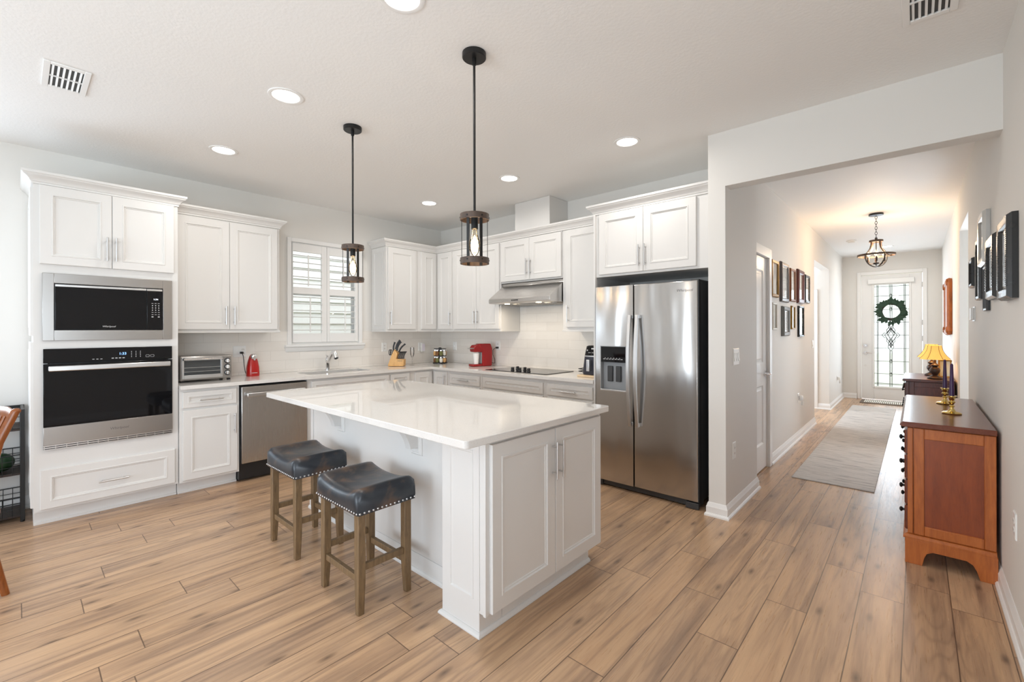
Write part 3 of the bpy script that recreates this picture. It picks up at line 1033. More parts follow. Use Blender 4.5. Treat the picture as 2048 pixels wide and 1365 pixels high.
cr = MB().sweep([(XL + 0.002, 3.036), (XL + 0.33, 3.036), (XL + 0.33, YB - 0.34), (-2.2245, YB - 0.34)], CROWN).build('crown_molding', M['cab'], ang=25)
tag(cr, 'white crown molding along the corner and hood wall cabinets', 'molding')

fc = thing('refrigerator_cabinet', 'deep white two-door cabinet above the refrigerator', 'cabinet', BW(-1.66, 0.3, 0))
MB(BW).box((-2.15, 0.004, 1.848), (-1.154, 0.64, 2.41)).build('cabinet_body', M['cab'], fc, bev=0.002)
MB(BW).box((-2.168, 0.004, 0), (-2.1505, 0.66, 2.41)).build('side_panel', M['cab'], fc, bev=0.001)
front(BW, -2.112, -1.6925, 1.868, 2.405, 0.64, fc, h=('v', -1.722, 2.0, 0.178))
front(BW, -1.6895, -1.257, 1.868, 2.405, 0.64, fc, h=('v', -1.668, 2.0, 0.178))
MB().sweep([BW(-2.168, 0.39, 0)[:2], BW(-2.168, 0.64, 0)[:2], BW(-1.152, 0.64, 0)[:2]], CROWN).build('crown', M['cab'], fc, ang=25)

tag(MB(BW).box((-3.40, 0.0, 2.495), (-2.91, 0.335, 2.816)).box((-3.415, 0.0, 2.495), (-3.40, 0.325, 2.816)).build('duct_cover', M['cab'], bev=0.002), 'white boxed duct cover between hood cabinet and ceiling', 'duct cover')

# --- base cabinets on the window wall
bc = thing('base_cabinet', 'white base cabinet between wall oven and dishwasher', 'cabinet', LW(1.13, 0.3, 0))
carcass(LW, 0.909, 1.35, 0.105, 0.888, 0.60, bc)
front(LW, 0.93, 1.328, 0.73, 0.862, 0.60, bc, 'drawer', h=('h', 1.13, 0.79, 0.172), stile=0.034)
front(LW, 0.93, 1.334, 0.125, 0.708, 0.60, bc, h=('v', 1.308, 0.555, 0.176))
toe(LW, 0.909, 1.35, 0.52, bc)

bc = thing('sink_base_cabinet', 'white base cabinet under the kitchen sink', 'cabinet', LW(2.43, 0.3, 0))
carcass(LW, 1.962, 2.90, 0.105, 0.888, 0.60, bc)
front(LW, 2.0, 2.895, 0.73, 0.862, 0.60, bc, 'false_front', stile=0.034)
front(LW, 2.0, 2.444, 0.125, 0.708, 0.60, bc, h=('v', 2.41, 0.6, 0.172))
front(LW, 2.448, 2.895, 0.125, 0.708, 0.60, bc, h=('v', 2.48, 0.6, 0.172))
toe(LW, 1.962, 2.90, 0.52, bc)

bc = thing('base_cabinet', 'narrow white base cabinet right of the sink', 'cabinet', LW(3.05, 0.3, 0))
carcass(LW, 2.902, 3.19, 0.105, 0.888, 0.60, bc)
front(LW, 2.918, 3.178, 0.73, 0.862, 0.60, bc, 'drawer', h=('h', 3.048, 0.79, 0.13), stile=0.034)
front(LW, 2.918, 3.178, 0.125, 0.708, 0.60, bc, h=('v', 2.945, 0.6, 0.172))
toe(LW, 2.902, 3.19, 0.52, bc)

bc = thing('corner_base_cabinet', 'white L-shaped base cabinet in the kitchen corner', 'cabinet', (-4.85, 3.86, 0))
MB().prism([(-5.146, 3.192), (-4.55, 3.192), (-4.55, 3.54), (-4.232, 3.54), (-4.232, 4.156), (-5.146, 4.156)], 2, 0.105, 0.888).build('cabinet_body', M['cab'], bc, smooth=False)
front(LW, 3.262, 3.512, 0.125, 0.862, 0.60, bc)
front(BW, -4.505, -4.252, 0.125, 0.862, 0.62, bc, h=('v', -4.285, 0.75, 0.172))
MB().prism([(-5.146, 3.192), (-4.63, 3.192), (-4.63, 3.62), (-4.232, 3.62), (-4.232, 4.156), (-5.146, 4.156)], 2, 0, 0.104).build('toe_kick', M['cab'], bc, smooth=False)

for u0, u1, nm, lb, hl in ((-4.23, -3.655, 'base_cabinet', 'white base cabinet left of the cooktop', 0.18), (-3.653, -2.745, 'cooktop_base_cabinet', 'wide white base cabinet under the cooktop', 0), (-2.743, -2.17, 'base_cabinet', 'white base cabinet between cooktop and refrigerator', 0.176)):
    bc = thing(nm, lb, 'cabinet', BW((u0 + u1) / 2, 0.3, 0))
    carcass(BW, u0, u1, 0.105, 0.888, 0.62, bc)
    a, b = u0 + 0.03, u1 - 0.026
    front(BW, a, b, 0.735, 0.85, 0.62, bc, 'drawer' if hl else 'false_front', h=('h', (a + b) / 2, 0.785, hl) if hl else None, stile=0.034)
    if u1 - u0 > 0.7:
        mid = (a + b) / 2
        front(BW, a, mid - 0.002, 0.125, 0.715, 0.62, bc, h=('v', mid - 0.03, 0.6, 0.172))
        front(BW, mid + 0.002, b, 0.125, 0.715, 0.62, bc, h=('v', mid + 0.03, 0.6, 0.172))
    else:
        front(BW, a, b, 0.125, 0.715, 0.62, bc, h=('v', b - 0.03, 0.6, 0.172))
    toe(BW, u0, u1, 0.54, bc)

# --- worktop with sink cut-out, sink, faucet
CT0, CT1 = 0.889, 0.92
SX0, SX1, SY0, SY1 = -4.985, -4.665, 2.03, 2.75
m = MB()
xf, yf = XL + 0.645, YB - 0.67
for a, b in (((XL + 0.009, 0.909), (xf, SY0)), ((XL + 0.009, SY0), (SX0, SY1)), ((SX1, SY0), (xf, SY1)), ((XL + 0.009, SY1), (xf, 4.151)), ((xf, yf), (-2.17, 4.151))):
    m.box((a[0], a[1], CT0), (b[0], b[1], CT1))
tag(m.build('worktop', M['quartz'], smooth=False), 'L-shaped white quartz worktop along the kitchen walls', 'worktop')
m = MB()
o, i = (SX0 - 0.012, SY0 - 0.012, SX1 + 0.012, SY1 + 0.012), (SX0 - 0.004, SY0 - 0.004, SX1 + 0.004, SY1 + 0.004)
rr = lambda q, r, z: [(x, y, z) for x, y in rrect(q[0], q[1], q[2], q[3], r)]
m.rings([rr(o, 0.03, 0.8885), rr(o, 0.03, 0.69), rr(i, 0.03, 0.70), rr(i, 0.03, 0.8885)], loop=True)
m.box((SX0 - 0.01, SY0 - 0.01, 0.68), (SX1 + 0.01, SY1 + 0.01, 0.70))
tag(m.build('sink', M['steel']), 'stainless undermount sink set into the window-side worktop', 'sink')
fa = thing('faucet', 'chrome pull-out faucet standing behind the sink', 'faucet', (-5.045, 2.41, CT1))
m = MB().lathe([(0.03, 0), (0.03, 0.008), (0.024, 0.012), (0.022, 0.09), (0.025, 0.10), (0.025, 0.135), (0.018, 0.15), (0.0, 0.155)], (-5.045, 2.41, CT1), 20)
m.build('body', M['chrome'], fa)
MB().tube([(-5.05, 2.41, 1.0), (-5.01, 2.413, 1.05), (-4.955, 2.418, 1.11), (-4.925, 2.42, 1.128), (-4.895, 2.422, 1.118)], [0.02, 0.023, 0.022, 0.022, 0.023], 14).build('spout', M['chrome'], fa)
MB().cyl((-4.905, 2.422, 1.128), (-4.868, 2.425, 1.062), 0.024, 0.03, 16).cyl((-4.868, 2.425, 1.062), (-4.865, 2.4253, 1.057), 0.021, 0.019, 16, m=1).build('spray_head', [M['chrome'], M['dgrey']], fa)
MB().tube([(-5.045, 2.41, 1.07), (-5.062, 2.41, 1.082), (-5.085, 2.408, 1.092)], [0.013, 0.009, 0.007], 8).build('lever', M['chrome'], fa)

# ------------------------------------------------------------------ appliances
# microwave
mw = thing('microwave', 'built-in microwave with stainless trim above the wall oven', 'microwave', LW(0.493, 0.3, 1.31))
m = MB(LW)
f0, f1 = 0.581, 0.60
for a, b, c, d in ((0.124, 0.182, 1.31, 1.79), (0.802, 0.862, 1.31, 1.79), (0.182, 0.802, 1.31, 1.385), (0.182, 0.802, 1.72, 1.79)):
    m.box((a, f0, c), (b, f1, d))
m.build('trim_frame', M['steelh'], mw, bev=0.002)
MB(LW).box((0.184, 0.2, 1.387), (0.80, 0.592, 1.718)).build('body', M['black'], mw)
dr = MB(LW).box((0.188, 0.592, 1.39), (0.696, 0.604, 1.695)).build('door', M['bglass'], mw, bev=0.002)
MB(LW).box((0.188, 0.592, 1.697), (0.696, 0.606, 1.712)).build('door_trim', M['nickel'], dr, bev=0.001)
cp = MB(LW).box((0.70, 0.592, 1.39), (0.797, 0.604, 1.695)).build('control_panel', M['bglass'], mw, bev=0.002)
MB(LW).box((0.70, 0.592, 1.697), (0.797, 0.606, 1.712)).build('panel_trim', M['nickel'], cp, bev=0.001)
put = lambda T, uc, n, zc: (lambda a, b, d: T(uc + a, n + d, zc + b))
text('logo', 'Whirlpool', 0.018, M['print'], mw, put(LW, 0.473, 0.6045, 1.412), shear=0.2)
text('clock', '1:34', 0.018, M['disp_white'], cp, put(LW, 0.755, 0.6045, 1.63))


def legends(T, n, spots, parent, mat='print'):
    """tiny printed key marks, too small to read in the photo"""
    m = MB(T)
    for uc, zc, w_, h_ in spots:
        m.box((uc - w_ / 2, n, zc - h_ / 2), (uc + w_ / 2, n + 0.0005, zc + h_ / 2))
    return m.build('key_marks', M[mat], parent, smooth=False)


sp_ = []
for r in range(7):
    for k in range(3):
        if not (r == 6 and k == 1):
            sp_.append((0.731 + 0.02 * k + 0.003, 1.598 - 0.018 * r, 0.012 if r in (0, 4, 5, 6) else 0.006, 0.0028 if r in (0, 4, 5) else 0.007))
legends(LW, 0.6042, sp_, cp)

# wall oven
ov = thing('wall_oven', 'black glass wall oven with stainless handle below the microwave', 'oven', LW(0.493, 0.3, 0.535))
MB(LW).box((0.16, 0.05, 0.585), (0.83, 0.581, 1.235)).build('body', M['black'], ov)
cp = MB(LW).box((0.127, 0.581, 1.15), (0.861, 0.604, 1.252)).build('control_panel', M['bglass'], ov, bev=0.003)
dr = MB(LW).box((0.127, 0.581, 0.70), (0.861, 0.612, 1.145)).build('door', M['bglass'], ov, bev=0.003)
MB(LW).box((0.127, 0.581, 0.572), (0.861, 0.614, 0.699)).build('door_trim', M['steelh'], dr, bev=0.002)
m = MB(LW).box((0.152, 0.645, 1.094), (0.84, 0.668, 1.132))
m.box((0.17, 0.612, 1.10), (0.20, 0.645, 1.126)).box((0.79, 0.612, 1.10), (0.82, 0.645, 1.126))
m.build('handle', M['nickel'], dr, bev=0.006)
m = MB(LW)
m.box((0.127, 0.581, 0.536), (0.861, 0.592, 0.57), m=1).box((0.127, 0.592, 0.562), (0.861, 0.604, 0.57)).box((0.127, 0.592, 0.548), (0.861, 0.602, 0.556)).box((0.127, 0.592, 0.536), (0.861, 0.602, 0.542))
for k in range(14):
    u = 0.13 + k * 0.056
    m.box((u, 0.592, 0.536), (u + 0.004, 0.6, 0.562))
m.build('vent_grille', [M['nickel'], M['black']], ov)
text('logo', 'Whirlpool', 0.026, M['printdark'], dr, put(LW, 0.53, 0.6145, 0.637), shear=0.2)
text('clock', '1:33', 0.026, M['disp_blue'], cp, put(LW, 0.552, 0.6045, 1.203))
sp_ = [(0.386 + 0.022 * k, 1.168, 0.012, 0.004) for k in range(3)] + [(0.494 + 0.021 * k, 1.171, 0.013, 0.006) for k in range(4)]
sp_ += [(0.604 + 0.027 * k, 1.217 - 0.013 * r, 0.004, 0.006) for r in range(4) for k in range(3)]
legends(LW, 0.6042, sp_, cp)
for u in (0.702, 0.732):
    MB(LW).tube([(u + x, 0.6045, 1.18 + z) for x, z in rrect(-0.011, -0.008, 0.011, 0.008, 0.004, 3)], 0.0007, 4, closed=True).build('key_outline', M['print'], cp)

# dishwasher
dw = thing('dishwasher', 'stainless dishwasher with bar handle left of the sink', 'dishwasher', LW(1.656, 0.3, 0))
MB(LW).box((1.354, 0.02, 0.02), (1.958, 0.585, 0.872)).build('body', M['black'], dw)
dr = MB(LW).box((1.366, 0.585, 0.17), (1.952, 0.622, 0.866)).build('door', M['steel'], dw, bev=0.004)
MB(LW).box((1.40, 0.655, 0.775), (1.918, 0.672, 0.812)).box((1.41, 0.622, 0.782), (1.43, 0.655, 0.806)).box((1.888, 0.622, 0.782), (1.908, 0.655, 0.806)).build('handle', M['nickel'], dr, bev=0.006)
MB(LW).box((1.356, 0.5, 0.004), (1.956, 0.535, 0.165)).build('toe_panel', M['black'], dw)

# refrigerator
rf = thing('refrigerator', 'stainless side-by-side refrigerator with water dispenser', 'refrigerator', BW(-1.68, 0.33, 0))
YD = YB - 3.47
MB(BW).box((-2.128, 0.03, 0.05), (-1.232, 0.625, 1.752)).box((-1.30, 0.45, 1.752), (-1.235, 0.66, 1.765)).box((-2.125, 0.45, 1.752), (-2.06, 0.66, 1.765)).build('cabinet_body', M['dgrey'], rf, bev=0.004)


def fdoor(u0, u1, z0, z1, hole=None):
    m = MB(BW)
    n0, n1 = 0.632, YD
    if not hole:
        segs = [(u0, u1, z0, z1)]
    else:
        a, b, c, d = hole
        segs = [(u0, a, z0, z1), (b, u1, z0, z1), (a, b, z0, c), (a, b, d, z1)]
    for a, b, c, d in segs:
        m.box((a, n0, c), (b, n1, d))
    # softly crowned skin
    o = m.build('door', M['steelw'], rf, bev=0.006 if not hole else 0)
    return o


DX0, DX1, DZ0, DZ1 = -2.08, -1.83, 0.842, 1.236
dl = fdoor(-2.128, -1.767, 0.06, 1.755, (DX0, DX1, DZ0, DZ1))
d_r = fdoor(-1.759, -1.236, 0.06, 1.755)
MB(BW).box((-1.2358, 0.632, 0.06), (-1.229, YD - 0.008, 1.755)).build('door_edge', M['black'], d_r)
for uc, par in ((-1.783, dl), (-1.718, d_r)):
    pts, rad = [], []
    for k in range(17):
        t = k / 16
        pts.append(BW(uc, YD + 0.03 + 0.038 * math.sin(PI * t), 0.57 + 0.93 * t))
        rad.append((0.0085, 0.0135))
    m = MB().tube(pts, rad, 4, flat=(0, 1, 0))
    for z in (0.585, 1.485):
        m.box(BW(uc - 0.011, YD, z - 0.014), BW(uc + 0.011, YD + 0.036, z + 0.014))
    m.build('handle', M['nickel'], par, bev=0.002)
ds = MB(BW).box((DX0, 0.635, DZ0), (DX1, 0.645, DZ1)).box((DX0, 0.645, DZ0), (DX0 + 0.006, YD + 0.002, DZ1)).box((DX1 - 0.006, 0.645, DZ0), (DX1, YD + 0.002, DZ1)).box((DX0, 0.645, DZ1 - 0.005), (DX1, YD + 0.002, DZ1)).build('dispenser', M['grey'], dl)
MB(BW).box((DX0 + 0.006, 0.645, 1.095), (DX1 - 0.006, YD + 0.004, DZ1 - 0.005)).build('control_panel', M['bglass'], ds, bev=0.002)
MB(BW).box((DX0, 0.645, DZ0), (DX1, YD + 0.006, DZ0 + 0.016)).build('drip_tray', M['nickel'], ds, bev=0.003)
for u in (-2.0, -1.92):
    MB(BW).box((u - 0.024, 0.648, 0.925), (u + 0.024, 0.668, 1.06)).build('paddle', M['dgrey'], ds, bev=0.004)
legends(BW, YD + 0.0042, [(-2.04 + 0.028 * k, 1.122, 0.02, 0.005) for k in range(7)] + [(-2.03 + 0.028 * k, 1.131, 0.008, 0.005) for k in range(6)], ds)
text('logo', 'Whirlpool', 0.03, M['printdark'], d_r, put(BW, -1.335, YD + 0.0005, 1.682), shear=0.2)
MB(BW).box((-2.12, 0.55, 0.012), (-1.24, 0.66, 0.055)).build('base_grille', M['dgrey'], rf, bev=0.003)
for a, b, n in ((-1.33, -1.232, 0.69), (-2.128, -2.07, 0.675)):
    MB(BW).box((a, 0.6605, 0.004), (b, n, 0.05)).build('hinge_cover', M['dgrey'], rf, bev=0.003)
for u in (-2.08, -1.28):
    MB(BW).cyl((u, 0.12, 0), (u, 0.12, 0.05), 0.02).build('foot', M['dgrey'], rf)

# range hood
hd = thing('range_hood', 'stainless slanted range hood over the cooktop', 'range hood', BW(-3.178, 0.2, 1.66))
u0, u1 = -3.614, -2.742
MB(BW).prism([(0.006, 1.672), (0.535, 1.672), (0.555, 1.68), (0.555, 1.722), (0.325, 1.884), (0.325, 1.912), (0.006, 1.912)], 0, u0, u1).build('canopy', M['steelx'], hd, bev=0.002)
m = MB(BW)
for k in range(3):
    a = u0 + 0.03 + k * 0.275
    m.box((a, 0.05, 1.664), (a + 0.262, 0.40, 1.671))
    for j in range(10):
        m.box((a + 0.012 + j * 0.025, 0.06, 1.661), (a + 0.024 + j * 0.025, 0.39, 1.664))
m.build('grease_filter', M['steel'], hd)
for u in (-3.40, -2.95):
    MB(BW).cyl((u, 0.475, 1.664), (u, 0.475, 1.6715), 0.03, seg=20).build('hood_lamp', M['hoodlight'], hd)
    l = bpy.data.lights.new('hood_glow', 'AREA')
    l.shape, l.size, l.energy, l.color = 'DISK', 0.05, 1.8, (1, 0.87, 0.7)
    lo = bpy.data.objects.new('hood_glow', l)
    COL.objects.link(lo)
    lo.parent = hd
    lo.location = Vector(BW(u, 0.475, 1.662)) - Vector(hd.location)
for k in range(5):
    MB(BW).cyl((-3.26 + k * 0.02, 0.555, 1.70), (-3.26 + k * 0.02, 0.56, 1.70), 0.006).build('button', M['black'], hd)

# cooktop
ck = thing('cooktop', 'black glass electric cooktop set into the worktop', 'cooktop', (-3.225, 3.845, CT1))
MB().box((-3.665, 3.60, CT1 + 0.0005), (-2.785, 4.09, CT1 + 0.007)).build('glass_top', M['cookglass'], ck, bev=0.002)
m = MB()
for x, y, r in ((-3.5, 3.73, 0.09), (-3.5, 3.97, 0.07), (-2.95, 3.97, 0.1), (-2.95, 3.73, 0.075), (-3.22, 3.97, 0.06)):
    m.rings([[(x + q * math.cos(2 * PI * i / 32), y + q * math.sin(2 * PI * i / 32), CT1 + 0.0072) for i in range(32)] for q in (r, r - 0.002)], cap=False)
m.build('burner_marking', M['print'], ck)
for x, y in ((-3.335, 3.70), (-3.375, 3.83), (-3.23, 3.70), (-3.24, 3.80), (-3.11, 3.71)):
    MB().lathe([(0.0, 0), (0.021, 0), (0.021, 0.006), (0.017, 0.009), (0.018, 0.028), (0.015, 0.031), (0, 0.031)], (x, y, CT1 + 0.0075), 18).box((x - 0.004, y - 0.018, CT1 + 0.036), (x + 0.004, y + 0.018, CT1 + 0.043)).build('knob', M['black'], ck)

# ------------------------------------------------------------------ things on the worktop
# toaster oven
to = thing('toaster_oven', 'stainless toaster oven with three knobs on the worktop', 'toaster oven', LW(1.155, 0.25, CT1))
MB(LW).box((0.957, 0.10, 0.936), (1.356, 0.385, 1.152)).build('body', M['steelh'], to, bev=0.01)
m = MB(LW)
for a, b, c, d in ((0.968, 0.984, 0.955, 1.14), (1.262, 1.278, 0.955, 1.14), (0.984, 1.262, 0.955, 0.985), (0.984, 1.262, 1.113, 1.14)):
    m.box((a, 0.385, c), (b, 0.402, d))
dr = m.build('door', M['nickel'], to, bev=0.002)
MB(LW).box((0.984, 0.386, 0.985), (1.262, 0.39, 1.113)).build('oven_cavity', simple('toaster_glass', (0.05, 0.055, 0.058, 1), 0.08, 0, 0.6), to)
m = MB(LW)
for z in (1.015, 1.05):
    m.cyl((0.986, 0.392, z), (1.26, 0.392, z), 0.002)
m.build('rack', M['nickel'], to)
m = MB(LW).cyl((0.975, 0.43, 1.126), (1.272, 0.43, 1.126), 0.009).box((0.973, 0.40, 1.116), (0.985, 0.436, 1.136), m=1).box((1.262, 0.40, 1.116), (1.274, 0.436, 1.136), m=1)
m.build('handle', [M['chrome'], M['black']], dr)
for z in (1.10, 1.045, 0.99):
    m = MB(LW).cyl((1.318, 0.385, z), (1.318, 0.389, z), 0.026, seg=24, m=1).cyl((1.318, 0.389, z), (1.318, 0.412, z), 0.02, 0.017, 24)
    m.box((1.3155, 0.412, z - 0.012), (1.3205, 0.418, z + 0.016))
    m.build('knob', [M['chrome'], M['dgrey']], to)
m = MB(LW)
for u in (0.98, 1.335):
    for n in (0.13, 0.36):
        m.box((u - 0.012, n - 0.012, CT1 + 0.0003), (u + 0.012, n + 0.012, 0.937))
m.build('feet', M['black'], to)

# can opener
co = thing('can_opener', 'red electric can opener with chrome head on the worktop', 'can opener', (-4.97, 1.60, CT1))
prof = [(0.0, 0.056, 0.05), (0.02, 0.058, 0.052), (0.09, 0.055, 0.048), (0.15, 0.044, 0.04), (0.195, 0.03, 0.03), (0.215, 0.018, 0.02), (0.221, 0.004, 0.006)]
rs = []
for z, a, b in prof:
    rs.append([(-4.97 + b * (abs(math.cos(t)) ** 0.7) * (1 if math.cos(t) > 0 else -1), 1.60 + a * (abs(math.sin(t)) ** 0.7) * (1 if math.sin(t) > 0 else -1), CT1 + z) for t in [2 * PI * i / 28 for i in range(28)]])
MB().rings(rs).build('body', M['red'], co, ang=50)
m = MB().ball((-4.935, 1.60, CT1 + 0.195), (0.022, 0.03, 0.03), 18, 10).cyl((-4.925, 1.60, CT1 + 0.19), (-4.905, 1.60, CT1 + 0.19), 0.014, 0.012)
m.box((-4.925, 1.592, CT1 + 0.16), (-4.915, 1.608, CT1 + 0.18))
m.build('cutter_head', M['chrome'], co)
MB().box((-4.9185, 1.575, CT1 + 0.032), (-4.9155, 1.625, CT1 + 0.037)).build('maker_mark', M['print'], co, smooth=False)
cord = tag(MB().tube([(-5.11, 1.545, 1.155), (-5.10, 1.548, 1.14), (-5.095, 1.552, 1.12), (-5.09, 1.556, 1.07), (-5.085, 1.558, 1.02), (-5.075, 1.562, 0.97), (-5.05, 1.566, 0.93)], 0.0035, 8).box((-5.133, 1.532, 1.142), (-5.105, 1.558, 1.162)).build('power_cord', M['black']), 'black power cord plugged in behind the can opener', 'cord')


def plate(T, u0, u1, z0, z1, label, gadgets, name='outlet', cat='outlet', n=0.008, group=None):
    t = thing(name, label, cat, T((u0 + u1) / 2, n, z0), group=group)
    MB(T).panel(u0, u1, z0, z1, n, [(0, n + 0.003), (0.004, n + 0.006)]).build('cover_plate', M['white'], t)
    k = len(gadgets)
    for i, g in enumerate(gadgets):
        uc = u0 + (u1 - u0) * (i + 0.5) / k
        zc = (z0 + z1) / 2
        if g == 'outlet':
            for s in (-1, 1):
                m = MB(T).cyl((uc, n + 0.006, zc + s * 0.02), (uc, n + 0.0075, zc + s * 0.02), 0.0145, seg=18)
                m.box((uc - 0.007, n + 0.0075, zc + s * 0.02 - 0.004), (uc - 0.005, n + 0.0078, zc + s * 0.02 + 0.005), m=1).box((uc + 0.005, n + 0.0075, zc + s * 0.02 - 0.004), (uc + 0.007, n + 0.0078, zc + s * 0.02 + 0.005), m=1)
                m.build('socket', [M['offwhite'], M['dgrey']], t)
        elif g == 'rocker':
            MB(T).prism([(n + 0.005, zc - 0.033), (n + 0.0125, zc - 0.031), (n + 0.008, zc), (n + 0.009, zc + 0.031), (n + 0.005, zc + 0.033)], 0, uc - 0.0155, uc + 0.0155).build('rocker', M['white'], t, bev=0.001)
        elif g == 'toggle':
            MB(T).box((uc - 0.004, n + 0.006, zc - 0.011), (uc + 0.004, n + 0.009, zc + 0.011)).box((uc - 0.0035, n + 0.006, zc - 0.001), (uc + 0.0035, n + 0.02, zc + 0.008)).build('toggle', M['white'], t)
    return t


plate(LW, 1.475, 1.592, 1.106, 1.222, 'double wall plate with switch and outlet beside can opener', ['toggle', 'outlet'])
plate(LW, 3.175, 3.25, 1.10, 1.215, 'outlet plate on tile between window and knife block', ['outlet'])
p = plate(LW, 3.745, 3.815, 1.09, 1.205, 'outlet plate behind the plug-in device near the corner', ['toggle'])
t = thing('plug_in_device', 'white plug-in device on the tile right of knife block', 'plug-in device', LW(3.80, 0.02, 1.07))
MB(LW).box((3.768, 0.0265, 1.075), (3.835, 0.055, 1.20)).build('housing', M['white'], t, bev=0.012, seg=4)
MB(LW).box((3.778, 0.0555, 1.09), (3.825, 0.057, 1.185)).build('face', simple('lavender_white', srgb(232, 226, 238), 0.3), t, bev=0.001)
plate(BW, -4.876, -4.80, 1.095, 1.21, 'switch plate on back wall tile beside spice rack', ['toggle'])
plate(BW, -4.03, -3.955, 1.115, 1.235, 'outlet plate on back wall tile behind red coffee maker', ['outlet'])

# knife block and knives
KX, KY = -4.90, 3.24
ku = Vector((0.742, 0.670, 0))
kv = Vector((-0.670, 0.742, 0))
KB = lambda a, d, z: tuple(Vector((KX, KY, CT1)) + ku * (a - 0.1) + kv * (d - 0.055) + Vector((0, 0, z)))
kb = thing('knife_block', 'pale wooden knife block left of the champagne flute', 'knife block', (KX, KY, CT1))
poly = [(0.005, 0.003), (0.19, 0.003), (0.2, 0.012), (0.202, 0.088), (0.105, 0.095), (0.122, 0.165), (0.082, 0.212), (0.05, 0.15), (0.002, 0.02)]
MB(lambda d, a, z: KB(a, d, z)).prism(poly, 0, 0, 0.11).build('block', M['blockwood'], kb, bev=0.004)
MB(lambda d, a, z: KB(a, d, z)).box((0.0, 0.125, 0.07), (-0.002, 0.185, 0.074)).build('slot_line', M['dgrey'], kb)


def knife(a, d, z, da, dz, L, wd, label, group, name='knife'):
    """handle emerging from a slot; the blade is sunk in the block"""
    t = thing(name, label, 'knife', KB(a, d, z), group=group)
    n = 6
    pts, rad = [], []
    q = math.hypot(da, dz)
    da, dz = da / q, dz / q
    for i in range(n + 1):
        s = i / n
        bow = 0.012 * math.sin(PI * s) * (L / 0.13)
        pts.append(KB(a + da * L * s - dz * bow, d, z + dz * L * s + da * bow))
        rad.append((0.006, wd * (1.05 if i in (0, n) else 0.85)))
    MB().tube(pts, rad, 10, flat=tuple(kv)).build('handle', M['black'], t)
    MB().tube([KB(a + da * 0.0005, d, z + dz * 0.0005), KB(a + da * 0.004, d, z + dz * 0.004)], (0.005, wd * 0.8), 8, flat=tuple(kv)).build('bolster', M['chrome'], t)
    return t


for i in range(7):
    knife(0.127 + 0.0112 * i, 0.014 + 0.004 * i, 0.0975, 0.36, 0.93, 0.098, 0.0052, 'short black-handled steak knife in the front row of the block', 'steak knives in the block', 'steak_knife')
for a, d, z, da, dz, L, wd, lb in ((0.062, 0.06, 0.186, 0.12, 0.99, 0.12, 0.012, 'black-handled knife farthest left in the upper slots of the block'), (0.083, 0.085, 0.2155, 0.42, 0.9, 0.125, 0.015, 'tallest black-handled carving knife in the upper slots'),
                               (0.103, 0.05, 0.198, 0.42, 0.9, 0.125, 0.014, 'black-handled knife in the middle of the upper slots'), (0.122, 0.075, 0.175, 0.62, 0.8, 0.135, 0.012, 'black-handled knife farthest right in the upper slots of the block')):
    knife(a, d, z, da, dz, L, wd, lb, 'large knives in the block')
t = thing('kitchen_scissors', 'black-handled kitchen scissors at the left rear of block', 'scissors', KB(0.03, 0.02, 0.13))
for s in (0, 1):
    c0 = Vector(KB(0.022 + 0.014 * s, 0.02 + 0.01 * s, 0.178))
    MB().tube([tuple(c0 + ku * (0.012 * math.cos(2 * PI * i / 16)) + Vector((0, 0, 0.034 * math.sin(2 * PI * i / 16)))) for i in range(16)], 0.005, 8, closed=True).build('handle', M['black'], t)
MB().tube([KB(0.026, 0.024, 0.142), KB(0.024, 0.024, 0.156)], 0.005, 8).build('shank', M['black'], t)

# champagne flute
fl = MB().lathe([(0.0, 0), (0.032, 0.0), (0.032, 0.002), (0.006, 0.006), (0.0035, 0.012), (0.0035, 0.095), (0.012, 0.108), (0.024, 0.14), (0.027, 0.18), (0.024, 0.232), (0.0225, 0.232), (0.0255, 0.18), (0.022, 0.14), (0.01, 0.112), (0, 0.108)], (-4.90, 3.475, CT1), 24).build('champagne_flute', M['glass'])
tag(fl, 'clear champagne flute standing right of the knife block', 'glass')

# spice carousel
sp = thing('spice_rack', 'round black spice carousel in the worktop corner', 'spice rack', (-4.885, 3.925, CT1))
m = MB().lathe([(0, 0), (0.095, 0), (0.1, 0.004), (0.1, 0.012), (0, 0.014)], (-4.885, 3.925, CT1), 28)
m.lathe([(0, 0.1), (0.085, 0.1), (0.085, 0.108), (0, 0.108)], (-4.885, 3.925, CT1), 28).lathe([(0, 0.196), (0.085, 0.196), (0.085, 0.203), (0, 0.203)], (-4.885, 3.925, CT1), 28)
m.lathe([(0.02, 0.01), (0.02, 0.215), (0, 0.22)], (-4.885, 3.925, CT1), 14)
m.build('carousel', M['black'], sp)
tier = {0: 'lower', 1: 'upper'}
for k in range(2):
    for i in range(8):
        a = 2 * PI * i / 8 + 0.3
        x, y, z = -4.885 + 0.068 * math.cos(a), 3.925 + 0.068 * math.sin(a), CT1 + 0.0145 + k * 0.094
        cam_side = Vector((x + 4.885, y - 3.925, 0)).dot(Vector((0.8, -0.6, 0)))
        t = thing('spice_jar', 'silver-lidded spice jar on the %s tier of the carousel' % tier[k], 'jar', (x, y, z), group='spice jars on the %s tier' % tier[k])
        MB().lathe([(0, 0.0), (0.018, 0), (0.0235, 0.012), (0.0245, 0.03), (0.0235, 0.048), (0.016, 0.06), (0.016, 0.062), (0, 0.062)], (x, y, z), 18).build('jar_body', M['spice%d' % (1 + (i * 3 + k) % 4)], t)
        MB().lathe([(0, 0.062), (0.0185, 0.062), (0.0185, 0.078), (0, 0.079)], (x, y, z), 18).build('lid', M['chrome'], t)

